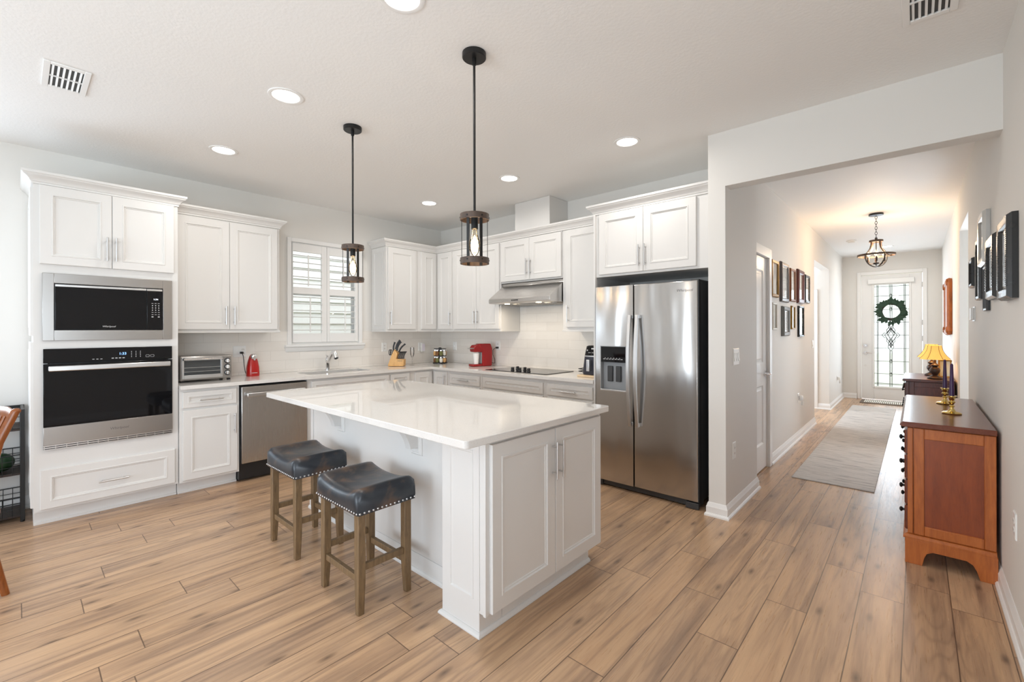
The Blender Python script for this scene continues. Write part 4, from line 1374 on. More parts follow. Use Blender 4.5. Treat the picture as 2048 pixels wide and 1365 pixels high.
# coffee maker
CK = (-4.10, 3.94)
kr = math.radians(-14)
kc, ks = math.cos(kr), math.sin(kr)
CM = lambda a, b, z: (CK[0] + a * kc - b * ks, CK[1] + a * ks + b * kc, CT1 + z)
cm = thing('coffee_maker', 'red single-cup coffee maker on the back worktop', 'coffee maker', (CK[0], CK[1], CT1))
MB(CM).prism([(0.0, 0.001), (0.14, 0.001), (0.145, 0.22), (0.12, 0.285), (-0.04, 0.285), (-0.05, 0.25), (0.0, 0.2)], 0, -0.058, 0.058).build('body', M['crimson'], cm, bev=0.012, seg=3)
MB(CM).prism([(-0.12, 0.18), (0.02, 0.18), (0.02, 0.27), (-0.02, 0.282), (-0.10, 0.268), (-0.13, 0.235)], 0, -0.056, 0.056).build('brew_head', M['darkred'], cm, bev=0.014, seg=3)
MB(CM).tube([(-0.05, -0.10, 0.225), (-0.05, -0.15, 0.228), (0.05, -0.15, 0.228), (0.05, -0.10, 0.225)], 0.006, 8).build('lid_handle', M['nickel'], cm)
MB(CM).box((-0.058, -0.14, 0.001), (0.058, 0.0, 0.03)).build('drip_tray', M['darkred'], cm, bev=0.01, seg=3)
MB(CM).box((-0.04, -0.006, 0.035), (0.04, 0.0, 0.175)).build('back_plate', M['grey'], cm)
MB().lathe([(0, 0.0), (0.03, 0), (0.04, 0.135), (0, 0.135)], CM(0.0, -0.062, 0.0305), 22).build('cup', M['white']).name
cup = bpy.data.objects['cup']
tag(cup, 'white cup standing under the coffee maker spout', 'cup')
tag(MB().tube([(-3.985, 4.13, 1.15), (-4.0, 4.10, 1.148), (-4.02, 4.085, 1.12), (-4.02, 4.085, 1.06), (-3.99, 4.09, 1.0), (-4.0, 4.10, 0.955), (-4.035, 4.10, 0.955), (-4.06, 4.085, 0.962)], 0.0035, 8).box((-4.005, 4.118, 1.14), (-3.975, 4.143, 1.162)).build('power_cord', M['black']), 'black power cord curling from outlet to red coffee maker', 'cord')

# air fryer on a board
tag(MB().box((-2.46, 3.665, CT1 + 0.0005), (-2.178, 4.02, CT1 + 0.02)).build('cutting_board', M['boardwood'], bev=0.004), 'pale wooden board under the dark air fryer', 'cutting board')
af = thing('air_fryer', 'dark air fryer on a wooden board beside the refrigerator', 'air fryer', (-2.31, 3.84, CT1 + 0.0205))
z0 = CT1 + 0.0205


def rbox(cx, cy, hx, hy, r, z):
    return [(x, y, z) for x, y in rrect(cx - hx, cy - hy, cx + hx, cy + hy, r)]


MB().rings([rbox(-2.31, 3.85, 0.13, 0.14, 0.05, z0), rbox(-2.31, 3.85, 0.133, 0.143, 0.05, z0 + 0.02), rbox(-2.31, 3.855, 0.122, 0.132, 0.05, z0 + 0.175)]).build('body', M['navy'], af, ang=40)
MB().rings([rbox(-2.31, 3.855, 0.1235, 0.134, 0.05, z0 + 0.1755), rbox(-2.31, 3.855, 0.1225, 0.133, 0.05, z0 + 0.186)]).build('trim_band', M['nickel'], af, ang=40)
MB().rings([rbox(-2.31, 3.855, 0.121, 0.131, 0.05, z0 + 0.1865), rbox(-2.31, 3.862, 0.112, 0.118, 0.05, z0 + 0.275), rbox(-2.31, 3.865, 0.10, 0.106, 0.05, z0 + 0.283)]).build('control_head', M['bglass'], af, ang=40)
m = MB().box((-2.352, 3.66, z0 + 0.04), (-2.318, 3.668, z0 + 0.15)).box((-2.345, 3.668, z0 + 0.045), (-2.325, 3.715, z0 + 0.145))
m.build('basket_handle', M['nickel'], af, bev=0.004)
AF = lambda a, n, b: (-2.32 + a, 3.7325 - n + (b - 0.02) * 0.148, z0 + 0.25 + b)
legends(AF, 0.0, [(0.0, 0.004, 0.034, 0.013), (-0.035, -0.035, 0.03, 0.004), (0.005, -0.035, 0.03, 0.004), (0.045, -0.035, 0.03, 0.004), (-0.06, -0.012, 0.012, 0.012), (0.05, -0.012, 0.012, 0.012)], af)
tag(MB().tube([(-2.63 + 0.028 * math.cos(t), 4.0 + 0.028 * math.sin(t), CT1 + 0.006 + 0.004 * t) for t in [i * 0.5 for i in range(40 * 1)][:26]], 0.0045, 8).tube([(-2.60, 4.0, CT1 + 0.03), (-2.56, 4.0, CT1 + 0.04), (-2.475, 4.03, CT1 + 0.04)], 0.004, 8).build('power_cord', M['black']), 'coiled black power cord left of the air fryer', 'cord')

# ------------------------------------------------------------------ island
isl = thing('island_cabinet', 'white kitchen island base with panelled doors and brackets', 'island', (-2.45, 1.95, 0))
IR = lambda u, n, z: (-1.415 + n, u, z)
IF = lambda u, n, z: (u, 1.54 - n, z)
MB().box((-3.49, 1.54, 0.105), (-1.415, 2.35, 0.884)).box((-3.43, 1.541, 0.0), (-1.46, 2.29, 0.105)).build('cabinet_body', M['cab'], isl, smooth=False)
MB().box((-1.72, 1.392, 0.0), (-1.46, 1.54, 0.884)).box((-1.46, 1.392, 0.105), (-1.415, 1.54, 0.884)).box((-1.43, 1.386, 0.105), (-1.413, 1.400, 0.884)).build('end_pilaster', M['cab'], isl, bev=0.002)
IP = lambda u, n, z: (u, 1.392 - n, z)
MB(IP).panel(-1.70, -1.455, 0.12, 0.872, 0, [(0, 0.004), (0.038, 0.004), (0.04, 0.007), (0.048, 0.007), (0.053, 0.001), (0.058, 0.001)]).build('pilaster_panel', M['cab'], isl, ang=18)
front(IR, 1.412, 1.878, 0.115, 0.868, 0.0, isl, h=('v', 1.853, 0.71, 0.19), stile=0.06)
front(IR, 1.882, 2.328, 0.115, 0.868, 0.0, isl, h=('v', 1.908, 0.71, 0.19), stile=0.06)
SHOE = [(0, 0.0005), (0.016, 0.0005), (0.016, 0.006), (0.012, 0.014), (0.004, 0.02), (0, 0.02)]
MB().sweep([(-1.72, 1.54), (-1.72, 1.392), (-1.46, 1.392), (-1.46, 2.29)], SHOE).build('shoe_molding', M['cab'], isl, ang=25)
MB().sweep([(-3.49, 2.29), (-3.49, 1.54), (-1.721, 1.54)], [(o * 0.8, z + 0.0005) for o, z in BASE]).build('base_molding', M['cab'], isl, ang=25)
MB(IF).box((-3.49, 0, 0.10), (-3.455, 0.008, 0.884)).build('end_stile', M['cab'], isl, bev=0.001)
for u, lb in ((-3.012, 1), (-2.122, 2)):
    bk = MB(IF).panel(u - 0.05, u + 0.048, 0.668, 0.884, 0, [(0, 0.006), (0.006, 0.012), (0.014, 0.012), (0.018, 0.016)]).build('bracket_plate', M['cab'], isl, ang=18)
    pts = [(0.014, 0.884), (0.165, 0.884), (0.165, 0.868), (0.15, 0.855), (0.13, 0.835), (0.11, 0.81), (0.092, 0.785), (0.078, 0.757), (0.068, 0.73), (0.064, 0.712), (0.014, 0.712)]
    MB(IF).prism(pts, 0, u - 0.026, u + 0.024).build('bracket', M['cab'], bk, bev=0.002)
IB = lambda u, n, z: (u, 2.35 + n, z)
for k in range(4):
    a = -3.47 + k * 0.51
    front(IB, a, a + 0.50, 0.115, 0.868, 0.0, isl, h=('v', a + (0.46 if k % 2 == 0 else 0.04), 0.71, 0.19))
m = MB()
sl = rrect(-3.575, 1.236, -1.375, 2.402, 0.022, 5)
m.prism(sl, 2, 0.886, 0.92)
tag(m.build('island_worktop', M['quartz'], bev=0.003), 'large glossy white quartz slab on the kitchen island', 'worktop')

# ------------------------------------------------------------------ bar stools
st = thing('bar_stool', 'nearer saddle-seat bar stool, dark leather with nailhead trim', 'bar stool', (-2.19, 1.252, 0), local=True, group='bar stools at the island')
LX, LY, HW, HD = 0.178, 0.132, 0.222, 0.168
for sx in (-1, 1):
    for sy in (-1, 1):
        x, y = sx * LX, sy * LY
        w1, w0 = 0.02, 0.0155
        ins = 0.0
        MB().rings([[(x + sx * 0.004 + a * w0, y + sy * 0.004 + b * w0, 0.0) for a, b in ((-1, -1), (1, -1), (1, 1), (-1, 1))], [(x + a * w1, y + b * w1, 0.17) for a, b in ((-1, -1), (1, -1), (1, 1), (-1, 1))], [(x + a * w1, y + b * w1, 0.515) for a, b in ((-1, -1), (1, -1), (1, 1), (-1, 1))]]).build('leg', M['stoolwood'], st, bev=0.003)
for sy in (-1, 1):
    MB().box((-LX + 0.02, sy * LY - 0.011, 0.150), (LX - 0.02, sy * LY + 0.011, 0.182)).build('stretcher', M['stoolwood'], st, bev=0.002)
for sx in (-1, 1):
    MB().box((sx * LX - 0.011, -LY + 0.02, 0.205), (sx * LX + 0.011, LY - 0.02, 0.237)).build('stretcher', M['stoolwood'], st, bev=0.002)
m = MB()
N = 16
rings = []
NX = 22
for i in range(NX + 1):
    q = -1 + 2 * i / NX
    x = HW * q
    e = max(0.0, (abs(q) - 0.86) / 0.14)
    top = 0.584 + 0.027 * min(abs(q) / 0.86, 1.0) ** 2.2 - 0.032 * e ** 2
    sq = 1 - 0.05 * e ** 3
    sec = []
    for j in range(N + 1):
        p = -1 + 2 * j / N
        ey = max(0.0, (abs(p) - 0.8) / 0.2)
        sec.append((x, HD * sq * p, top - 0.022 * ey ** 2.2 + 0.004 * (1 - p * p)))
    zb = 0.492
    sec = [(x, -HD * sq, zb)] + [(x, -HD * sq * 1.01, zb + 0.03)] + sec + [(x, HD * sq * 1.01, zb + 0.03)] + [(x, HD * sq, zb)]
    rings.append(sec)
m.rings(rings)
m.build('seat', M['leather'], st, ang=70)
m = MB()
nx, ny = 19, 14
for k in range(nx):
    x = -HW + 0.012 + (2 * HW - 0.024) * k / (nx - 1)
    for s in (-1, 1):
        m.ball((x, s * (HD * 1.003), 0.502), (0.0052, 0.0035, 0.0052), 8, 5)
for k in range(ny):
    y = -HD + 0.012 + (2 * HD - 0.024) * k / (ny - 1)
    for s in (-1, 1):
        m.ball((s * (HW + 0.001), y, 0.502), (0.0035, 0.0052, 0.0052), 8, 5)
m.build('nailhead_trim', M['nickel'], st)
copy_tree(st, loc=(-2.955, 1.27, 0), label='farther saddle-seat bar stool by the dishwasher, dark leather with nailheads')

# ------------------------------------------------------------------ pendants
def point(name, parent, loc, power, color, radius=0.03):
    l = bpy.data.lights.new(name, 'POINT')
    l.energy, l.color, l.shadow_soft_size = power, color, radius
    o = bpy.data.objects.new(name, l)
    COL.objects.link(o)
    o.parent = parent
    o.location = loc
    return o


def bulb(parent, c, s=1.0, up=False):
    k = 1 if not up else -1
    b = MB().lathe([(0.0, 0), (0.012 * s, k * -0.002), (0.014 * s, k * -0.02 * s), (0.024 * s, k * -0.055 * s), (0.03 * s, k * -0.085 * s), (0.026 * s, k * -0.11 * s), (0.013 * s, k * -0.135 * s), (0.0, k * -0.142 * s)], c, 18).build('bulb', M['bulb'], parent)
    MB().lathe([(0.0, k * -0.03 * s), (0.009 * s, k * -0.045 * s), (0.016 * s, k * -0.085 * s), (0.009 * s, k * -0.118 * s), (0, k * -0.12 * s)], c, 12).build('filament', M['filament'], b)
    return b


pd = thing('pendant_light', 'nearer cage pendant light over the island', 'pendant light', (-1.706, 1.60, 0), local=True, group='cage pendants over the island')
MB().lathe([(0, CEIL - 0.0005), (0.062, CEIL - 0.0005), (0.062, CEIL - 0.024), (0.058, CEIL - 0.028), (0, CEIL - 0.028)], seg=32).build('canopy', M['bmetal'], pd)
MB().cyl((0, 0, 1.975), (0, 0, CEIL - 0.027), 0.0065, seg=12).cyl((0, 0, CEIL - 0.06), (0, 0, CEIL - 0.026), 0.011, seg=14).build('rod', M['bmetal'], pd)
RW_ = 0.075
for z0 in (1.949, 1.722):
    a, b = RW_, RW_ - 0.007
    z1 = z0 + 0.031
    m = MB()
    c = [(math.cos(2 * PI * i / 40), math.sin(2 * PI * i / 40)) for i in range(40)]
    m.rings([[(x * a, y * a, z0) for x, y in c], [(x * a, y * a, z1) for x, y in c], [(x * b, y * b, z1) for x, y in c], [(x * b, y * b, z0) for x, y in c]], loop=True)
    m.build('wood_ring', M['ringwood'], pd)
for k in range(6):
    a = math.radians(60 * k + 46.8)
    x, y = math.cos(a) * (RW_ - 0.0085), math.sin(a) * (RW_ - 0.0085)
    tx, ty = -math.sin(a), math.cos(a)
    m = MB().rings([[(x + tx * s * 0.0075 + math.cos(a) * q * 0.0015, y + ty * s * 0.0075 + math.sin(a) * q * 0.0015, z) for s, q in ((-1, -1), (1, -1), (1, 1), (-1, 1))] for z in (1.724, 1.979)])
    for z in (1.74, 1.963):
        m.cyl((math.cos(a) * RW_ * 0.99, math.sin(a) * RW_ * 0.99, z), (math.cos(a) * (RW_ + 0.002), math.sin(a) * (RW_ + 0.002), z), 0.004, seg=8)
    m.build('strap', M['bmetal'], pd)
m = MB()
for a in (0, 90):
    r = math.radians(a + 46.8)
    m.tube([(math.cos(r) * 0.068, math.sin(r) * 0.068, 1.975), (-math.cos(r) * 0.068, -math.sin(r) * 0.068, 1.975)], 0.004, 6)
m.lathe([(0.0, 1.975), (0.016, 1.972), (0.018, 1.965), (0.018, 1.905), (0.014, 1.902), (0, 1.902)], seg=18)
m.build('lamp_holder', M['bmetal'], pd)
bulb(pd, (0, 0, 1.904), 1.0)
point('pendant_glow', pd, (0, 0, 1.83), 3.2, (1, 0.72, 0.42))
copy_tree(pd, loc=(-2.962, 1.60, 0), rz=math.radians(14.8), label='farther cage pendant light, hanging toward the window')

# ------------------------------------------------------------------ ceiling fittings
dl0 = None
for x, y, lb in ((-1.648, 1.118, 'recessed ceiling light nearest the viewer, cut by the top edge'), (-2.868, 1.112, 'recessed ceiling light left of the near pendant rod'),
                 (-4.10, 1.112, 'recessed ceiling light above the left wall cabinets'), (-4.098, 3.14, 'recessed ceiling light nearest the kitchen corner'),
                 (-2.868, 3.14, 'recessed ceiling light in front of the duct cover'), (-1.645, 3.14, 'recessed ceiling light in front of the refrigerator'),
                 (-0.392, 10.18, 'recessed ceiling light by the front door, behind the chandelier')):
    if dl0 is None:
        dl0 = thing('recessed_light', lb, 'ceiling light', (x, y, CEIL), local=True, group='recessed ceiling lights')
        c = [(math.cos(2 * PI * i / 36), math.sin(2 * PI * i / 36)) for i in range(36)]
        MB().rings([[(x_ * r, y_ * r, z) for x_, y_ in c] for r, z in ((0.1, -0.0005), (0.099, -0.005), (0.09, -0.007), (0.078, -0.005), (0.074, -0.001))], loop=True).build('trim_ring', M['trim'], dl0)
        MB().lathe([(0, -0.0008), (0.0735, -0.0008), (0.0735, -0.0025), (0, -0.0035)], seg=32).build('diffuser', M['canlight'], dl0)
        l = bpy.data.lights.new('downlight', 'AREA')
        l.shape, l.size, l.energy, l.color = 'DISK', 0.14, 6.0, (1, 0.955, 0.9)
        l.spread = math.radians(170)
        lo = bpy.data.objects.new('downlight', l)
        COL.objects.link(lo)
        lo.parent = dl0
        lo.location = (0, 0, -0.012)
    else:
        copy_tree(dl0, loc=(x, y, CEIL), label=lb)


def vent(cx, cy, ax, lb):
    t = thing('ceiling_vent', lb, 'air vent', (cx, cy, CEIL))
    # long side along axis ax
    V = (lambda a, b, z: (cx + a, cy + b, CEIL - z)) if ax == 0 else (lambda a, b, z: (cx + b, cy + a, CEIL - z))
    L2, W2 = 0.178, 0.094
    m = MB(V)
    i = 0.028
    for a, b, c, d in ((-L2, L2, -W2, -W2 + i), (-L2, L2, W2 - i, W2), (-L2, -L2 + i, -W2 + i, W2 - i), (L2 - i, L2, -W2 + i, W2 - i)):
        m.box((a, c, 0.0005), (b, d, 0.009))
    m.build('frame', M['trim'], t, bev=0.002)
    MB(V).box((-L2 + i, -W2 + i, 0.0004), (L2 - i, W2 - i, 0.001)).build('duct', M['black'], t)
    for k in range(6):
        c = -W2 + i + (k + 0.5) * (2 * (W2 - i)) / 6
        MB(V).rings([[(a, c - 0.005, 0.0025), (a, c + 0.003, 0.0085), (a, c + 0.0045, 0.0075), (a, c - 0.0035, 0.0015)] for a in (-L2 + i, L2 - i)]).build('slat', M['trim'], t)
    MB(V).box((-0.004, -W2 + i, 0.002), (0.004, W2 - i, 0.009)).build('center_bar', M['trim'], t)


vent(-3.59, 0.193, 0, 'white ceiling air vent above the wall oven side')
vent(0.045, 2.645, 1, 'white ceiling air vent at the upper right, cut by the frame')
t = thing('smoke_detector', 'round white smoke detector on the hall ceiling', 'smoke detector', (-0.789, 9.12, CEIL))
MB().lathe([(0, -0.0005), (0.068, -0.0005), (0.068, -0.012), (0.06, -0.02), (0, -0.02)], (-0.789, 9.12, CEIL), 28).build('base', M['white'], t)
MB().lathe([(0, -0.02), (0.05, -0.02), (0.044, -0.036), (0, -0.04)], (-0.789, 9.12, CEIL), 28).build('sensor_cover', M['offwhite'], t)

# hall chandelier
ch = thing('chandelier', 'dark metal and wood globe chandelier hanging in the hall', 'chandelier', (-0.376, 7.2, 0), local=True)
MB().lathe([(0, CEIL - 0.0005), (0.074, CEIL - 0.0005), (0.074, CEIL - 0.024), (0, CEIL - 0.026)], seg=30).build('canopy', M['bmetal'], ch)
m = MB()
z = CEIL - 0.03
k = 0
while z > 2.50:
    a = (k % 2) * PI / 2
    m.tube([(0.011 * math.cos(2 * PI * i / 12) * math.cos(a), 0.011 * math.cos(2 * PI * i / 12) * math.sin(a), z - 0.018 + 0.02 * math.sin(2 * PI * i / 12)) for i in range(12)], 0.0028, 6, closed=True)
    z -= 0.033
    k += 1
m.build('chain', M['bmetal'], ch)
MB().lathe([(0, 2.488), (0.07, 2.488), (0.07, 2.462), (0.06, 2.462), (0.06, 2.47), (0, 2.47)], seg=30).cyl((0, 0, 2.46), (0, 0, 2.515), 0.008).build('top_ring', M['ringwood'], ch)
RR_ = 0.19
c = [(math.cos(2 * PI * i / 44), math.sin(2 * PI * i / 44)) for i in range(44)]
MB().rings([[(x * r, y * r, zz) for x, y in c] for r, zz in ((RR_, 2.288), (RR_, 2.312), (RR_ - 0.007, 2.312), (RR_ - 0.007, 2.288))], loop=True).build('wood_band', M['ringwood'], ch)
for k in range(4):
    a = math.radians(90 * k + 40)
    ca, sa = math.cos(a), math.sin(a)
    pts = [(0.058, 2.472), (0.06, 2.43), (0.075, 2.38), (0.105, 2.335), (0.145, 2.305), (0.182, 2.298)]
    MB().tube([(r * ca, r * sa, zz) for r, zz in pts], (0.003, 0.009), 4, flat=(ca, sa, 0.01)).build('upper_arm', M['ringwood'], ch)
    pts = [(0.132, 2.31)] + [(0.132 * math.cos(math.radians(q)), 2.285 - 0.132 * math.sin(math.radians(q))) for q in range(0, 91, 10)]
    MB().tube([(r * ca, r * sa, zz) for r, zz in pts], (0.003, 0.008), 4, flat=(ca, sa, 0.01)).build('lower_arm', M['bmetal'], ch)
MB().cyl((0, 0, 2.165), (0, 0, 2.47), 0.005).lathe([(0, 2.205), (0.03, 2.205), (0.03, 2.188), (0, 2.18)], seg=18).build('stem', M['bmetal'], ch)
for k in range(4):
    a = math.radians(90 * k + 5)
    x, y = 0.078 * math.cos(a), 0.078 * math.sin(a)
    sk = MB().tube([(0.02 * math.cos(a), 0.02 * math.sin(a), 2.196), (0.06 * math.cos(a), 0.06 * math.sin(a), 2.192), (x, y, 2.205), (x, y, 2.225)], 0.004, 8).cyl((x, y, 2.22), (x, y, 2.275), 0.011, 0.011).build('candle_socket', M['bronze'], ch)
    b = MB().lathe([(0.0, 0), (0.012, 0.0), (0.02, 0.03), (0.02, 0.045), (0.008, 0.08), (0, 0.09)], (x, y, 2.276), 14).build('bulb', M['bulb'], sk)
    MB().lathe([(0.0, 0.01), (0.009, 0.02), (0.012, 0.04), (0.004, 0.065), (0, 0.068)], (x, y, 2.276), 10).build('filament', M['filament'], b)
point('chandelier_glow', ch, (0, 0, 2.32), 30, (1, 0.74, 0.5), 0.09)

# ------------------------------------------------------------------ hall: frames, switches
def frame(T, u0, u1, z0, z1, d, bw, mat, label, group, pic, n0=0.0, ribs=0, inner=None):
    t = thing('picture_frame', label, 'picture frame', T((u0 + u1) / 2, n0, z0), group=group)
    prof = [(0, n0 + 0.001), (0, n0 + d * 0.55), (bw * 0.2, n0 + d), (bw * 0.55, n0 + d * 0.9), (bw * 0.8, n0 + d * 0.95), (bw, n0 + d * 0.55), (bw, n0 + 0.001)]
    m = MB(T)
    rs = [[(u0 + i, n, z0 + i), (u1 - i, n, z0 + i), (u1 - i, n, z1 - i), (u0 + i, n, z1 - i)] for i, n in prof]
    m.rings(rs, loop=True)
    if ribs:
        for z in range(int((z1 - z0 - 2 * bw) / ribs)):
            zz = z0 + bw + z * ribs
            for a in (u0, u1 - bw):
                m.box((a + bw * 0.15, n0 + d * 0.5, zz), (a + bw * 0.9, n0 + d * 1.02, zz + ribs * 0.5))
    f = m.build('frame', mat, t, ang=20, bev=0.0)
    MB(T).box((u0 + bw, n0 + 0.001, z0 + bw), (u1 - bw, n0 + d * 0.5, z1 - bw)).build('picture', pic, t)
    if inner:
        MB(T).rings([[(u0 + i, n, z0 + i), (u1 - i, n, z0 + i), (u1 - i, n, z1 - i), (u0 + i, n, z1 - i)] for i, n in ((bw, n0 + d * 0.52), (bw, n0 + d * 0.62), (bw + 0.012, n0 + d * 0.58), (bw + 0.012, n0 + d * 0.52))], loop=True).build('inner_lip', inner, t, ang=20)
    return t


L = lambda k: picture_mat('framed_print_%d' % k, srgb(206, 202, 196), srgb(168, 164, 160), k)
pL = [L(i) for i in range(3)]
pD = picture_mat('framed_dark_print', srgb(96, 104, 96), srgb(196, 200, 196), 5)
g = 'frames on the left hall wall'
frame(HL, 5.14, 5.44, 1.712, 2.095, 0.026, 0.035, M['gold'], 'gold picture frame, first of the upper row on the left hall wall', g, pL[0])
frame(HL, 5.57, 5.94, 1.68, 2.12, 0.028, 0.045, M['pewter'], 'pewter picture frame, second of the upper row on the left hall wall', g, pL[1], inner=M['silver'])
frame(HL, 6.06, 6.34, 1.706, 2.096, 0.024, 0.03, M['copper'], 'copper-brown picture frame in the middle of the upper row', g, pL[2])
frame(HL, 6.49, 6.86, 1.703, 2.128, 0.032, 0.06, M['redwood'], 'red mahogany picture frame, fourth of the upper row', g, pL[0])
frame(HL, 6.98, 7.30, 1.728, 2.105, 0.026, 0.035, M['blackframe'], 'dark picture frame, farthest of the upper row on the left hall wall', g, pL[1], inner=M['silver'])
frame(HL, 5.19, 5.38, 1.372, 1.655, 0.02, 0.022, M['creamframe'], 'small cream picture frame below the gold frame', g, pD)
frame(HL, 5.64, 5.95, 1.302, 1.633, 0.034, 0.05, M['greyframe'], 'grey picture frame below the pewter frame', g, pL[2], inner=M['silver'])
frame(HL, 6.14, 6.32, 1.378, 1.656, 0.02, 0.018, M['gold'], 'small gold picture frame below the copper-brown frame', g, pD)
frame(HL, 6.55, 6.86, 1.282, 1.672, 0.026, 0.025, M['blackframe'], 'black picture frame below the red mahogany frame', g, pD)
g = 'frames on the right hall wall'
frame(RW, 4.84, 5.10, 1.70, 1.92, 0.03, 0.03, M['blackframe'], 'small black picture frame, farthest of the right wall group', g, pD)
frame(RW, 4.36, 4.62, 1.58, 2.0, 0.026, 0.03, M['blackframe'], 'slim black picture frame between small black and silver frames', g, pL[0], inner=M['silver'])
frame(RW, 3.99, 4.30, 1.785, 2.115, 0.036, 0.05, M['silver'], 'silver picture frame, topmost of the right wall group', g, pL[1])
frame(RW, 4.0, 4.19, 1.492, 1.772, 0.02, 0.018, M['blackframe'], 'thin black picture frame hanging lowest, under the silver frame', g, pL[2])
frame(RW, 3.50, 3.86, 1.547, 1.897, 0.036, 0.055, M['blackframe'], 'black ornate picture frame, second nearest on the right wall', g, pL[0], ribs=0.016, inner=M['silver'])
frame(RW, 2.97, 3.31, 1.517, 1.902, 0.038, 0.055, M['blackframe'], 'ribbed black picture frame, nearest on the right wall', g, pL[1], ribs=0.009, inner=M['silver'])

plate(lambda u, n, z: (-1.03 + n, u, z), 3.625, 3.765, 1.105, 1.232, 'three-gang switch plate on the wall end beside the refrigerator', ['rocker'] * 3, 'light_switch', 'light switch', 0.0)
plate(lambda u, n, z: (-1.03 + n, u, z), 3.605, 3.678, 0.40, 0.525, 'outlet plate low on the wall end beside the refrigerator', ['outlet'], n=0.0)
plate(HL, 7.60, 7.68, 1.105, 1.22, 'switch plate on the left hall wall before the passage', ['rocker'], 'light_switch', 'light switch', 0.0)
plate(HL, 6.56, 6.64, 0.455, 0.57, 'outlet plate low on the left hall wall under the frames', ['outlet'], n=0.0)
plate(HL, 10.25, 10.33, 0.40, 0.51, 'outlet plate low on the left wall near the front door', ['outlet'], n=0.0)
plate(HL, 10.78, 10.86, 1.06, 1.17, 'switch plate on the left wall near the front door', ['rocker'], 'light_switch', 'light switch', 0.0)
plate(RW, 3.04, 3.115, 0.415, 0.535, 'outlet plate on the right wall in front of the sideboard', ['outlet'], n=0.0)
for u, z, lb in ((6.61, 0.50, 'white plug-in air freshener under the left hall frames'), (10.29, 0.44, 'white plug-in air freshener near the front door')):
    t = thing('air_freshener', lb, 'air freshener', HL(u, 0.02, z - 0.07), group='plug-in air fresheners')
    MB(HL).box((u - 0.025, 0.0085, z - 0.02), (u + 0.025, 0.05, z + 0.045)).build('warmer', M['white'], t, bev=0.012, seg=3)
    MB(HL).lathe([(0, 0), (0.012, 0), (0.014, 0.04), (0.01, 0.05), (0, 0.05)], (u, 0.045, z - 0.075), 12).build('refill', M['offwhite'], t)
t = thing('alarm_keypad', 'white alarm keypad on the right wall below the frames', 'keypad', RW(5.04, 0.01, 1.435))
MB(RW).box((4.95, 0.0, 1.437), (5.13, 0.006, 1.552)).build('back_plate', M['white'], t, bev=0.002)
MB(RW).box((4.965, 0.006, 1.447), (5.115, 0.024, 1.543)).build('keypad_body', M['offwhite'], t, bev=0.006)

# carved wood panel
cw = thing('carved_wall_panel', 'orange carved wooden panel on the right wall near the front door', 'wall decoration', RW(8.47, 0.02, 1.29))
o = []
for a, b in ((7.95, 1.30), (9.0, 1.30), (9.0, 2.04), (7.95, 2.04)):
    pass
u0, u1, z0, z1 = 7.95, 9.0, 1.30, 2.03
o = [(u0 + 0.05, z0), (u0 + 0.2, z0 + 0.012), (8.475, z0 - 0.012), (u1 - 0.2, z0 + 0.012), (u1 - 0.05, z0), (u1, z0 + 0.05), (u1 - 0.012, 1.5), (u1, 1.665), (u1 - 0.012, 1.83), (u1, z1 - 0.05), (u1 - 0.05, z1), (u1 - 0.2, z1 - 0.012), (8.475, z1 + 0.012), (u0 + 0.2, z1 - 0.012), (u0 + 0.05, z1), (u0, z1 - 0.05), (u0 + 0.012, 1.83), (u0, 1.665), (u0 + 0.012, 1.5), (u0, z0 + 0.05)]
cu_, cz_ = 8.475, 1.665
sh = lambda k, n: [(cu_ + (a - cu_) * k, n, cz_ + (b - cz_) * k) for a, b in o]
MB(RW).rings([sh(0.98, 0.002), sh(1.0, 0.03), sh(0.97, 0.05), sh(0.86, 0.05), sh(0.83, 0.035), sh(0.80, 0.035)]).build('board', M['orangewood'], cw, ang=20)
for a, b in ((u0 + 0.06, z0 + 0.06), (u1 - 0.06, z0 + 0.06), (u0 + 0.06, z1 - 0.06), (u1 - 0.06, z1 - 0.06)):
    sp_ = [(a + 0.045 * (1 - i / 26) * math.cos(i * 0.55), 0.052, b + 0.045 * (1 - i / 26) * math.sin(i * 0.55)) for i in range(24)]
    MB(RW).tube(sp_, 0.008, 6).build('scroll_carving', M['orangewood'], cw)

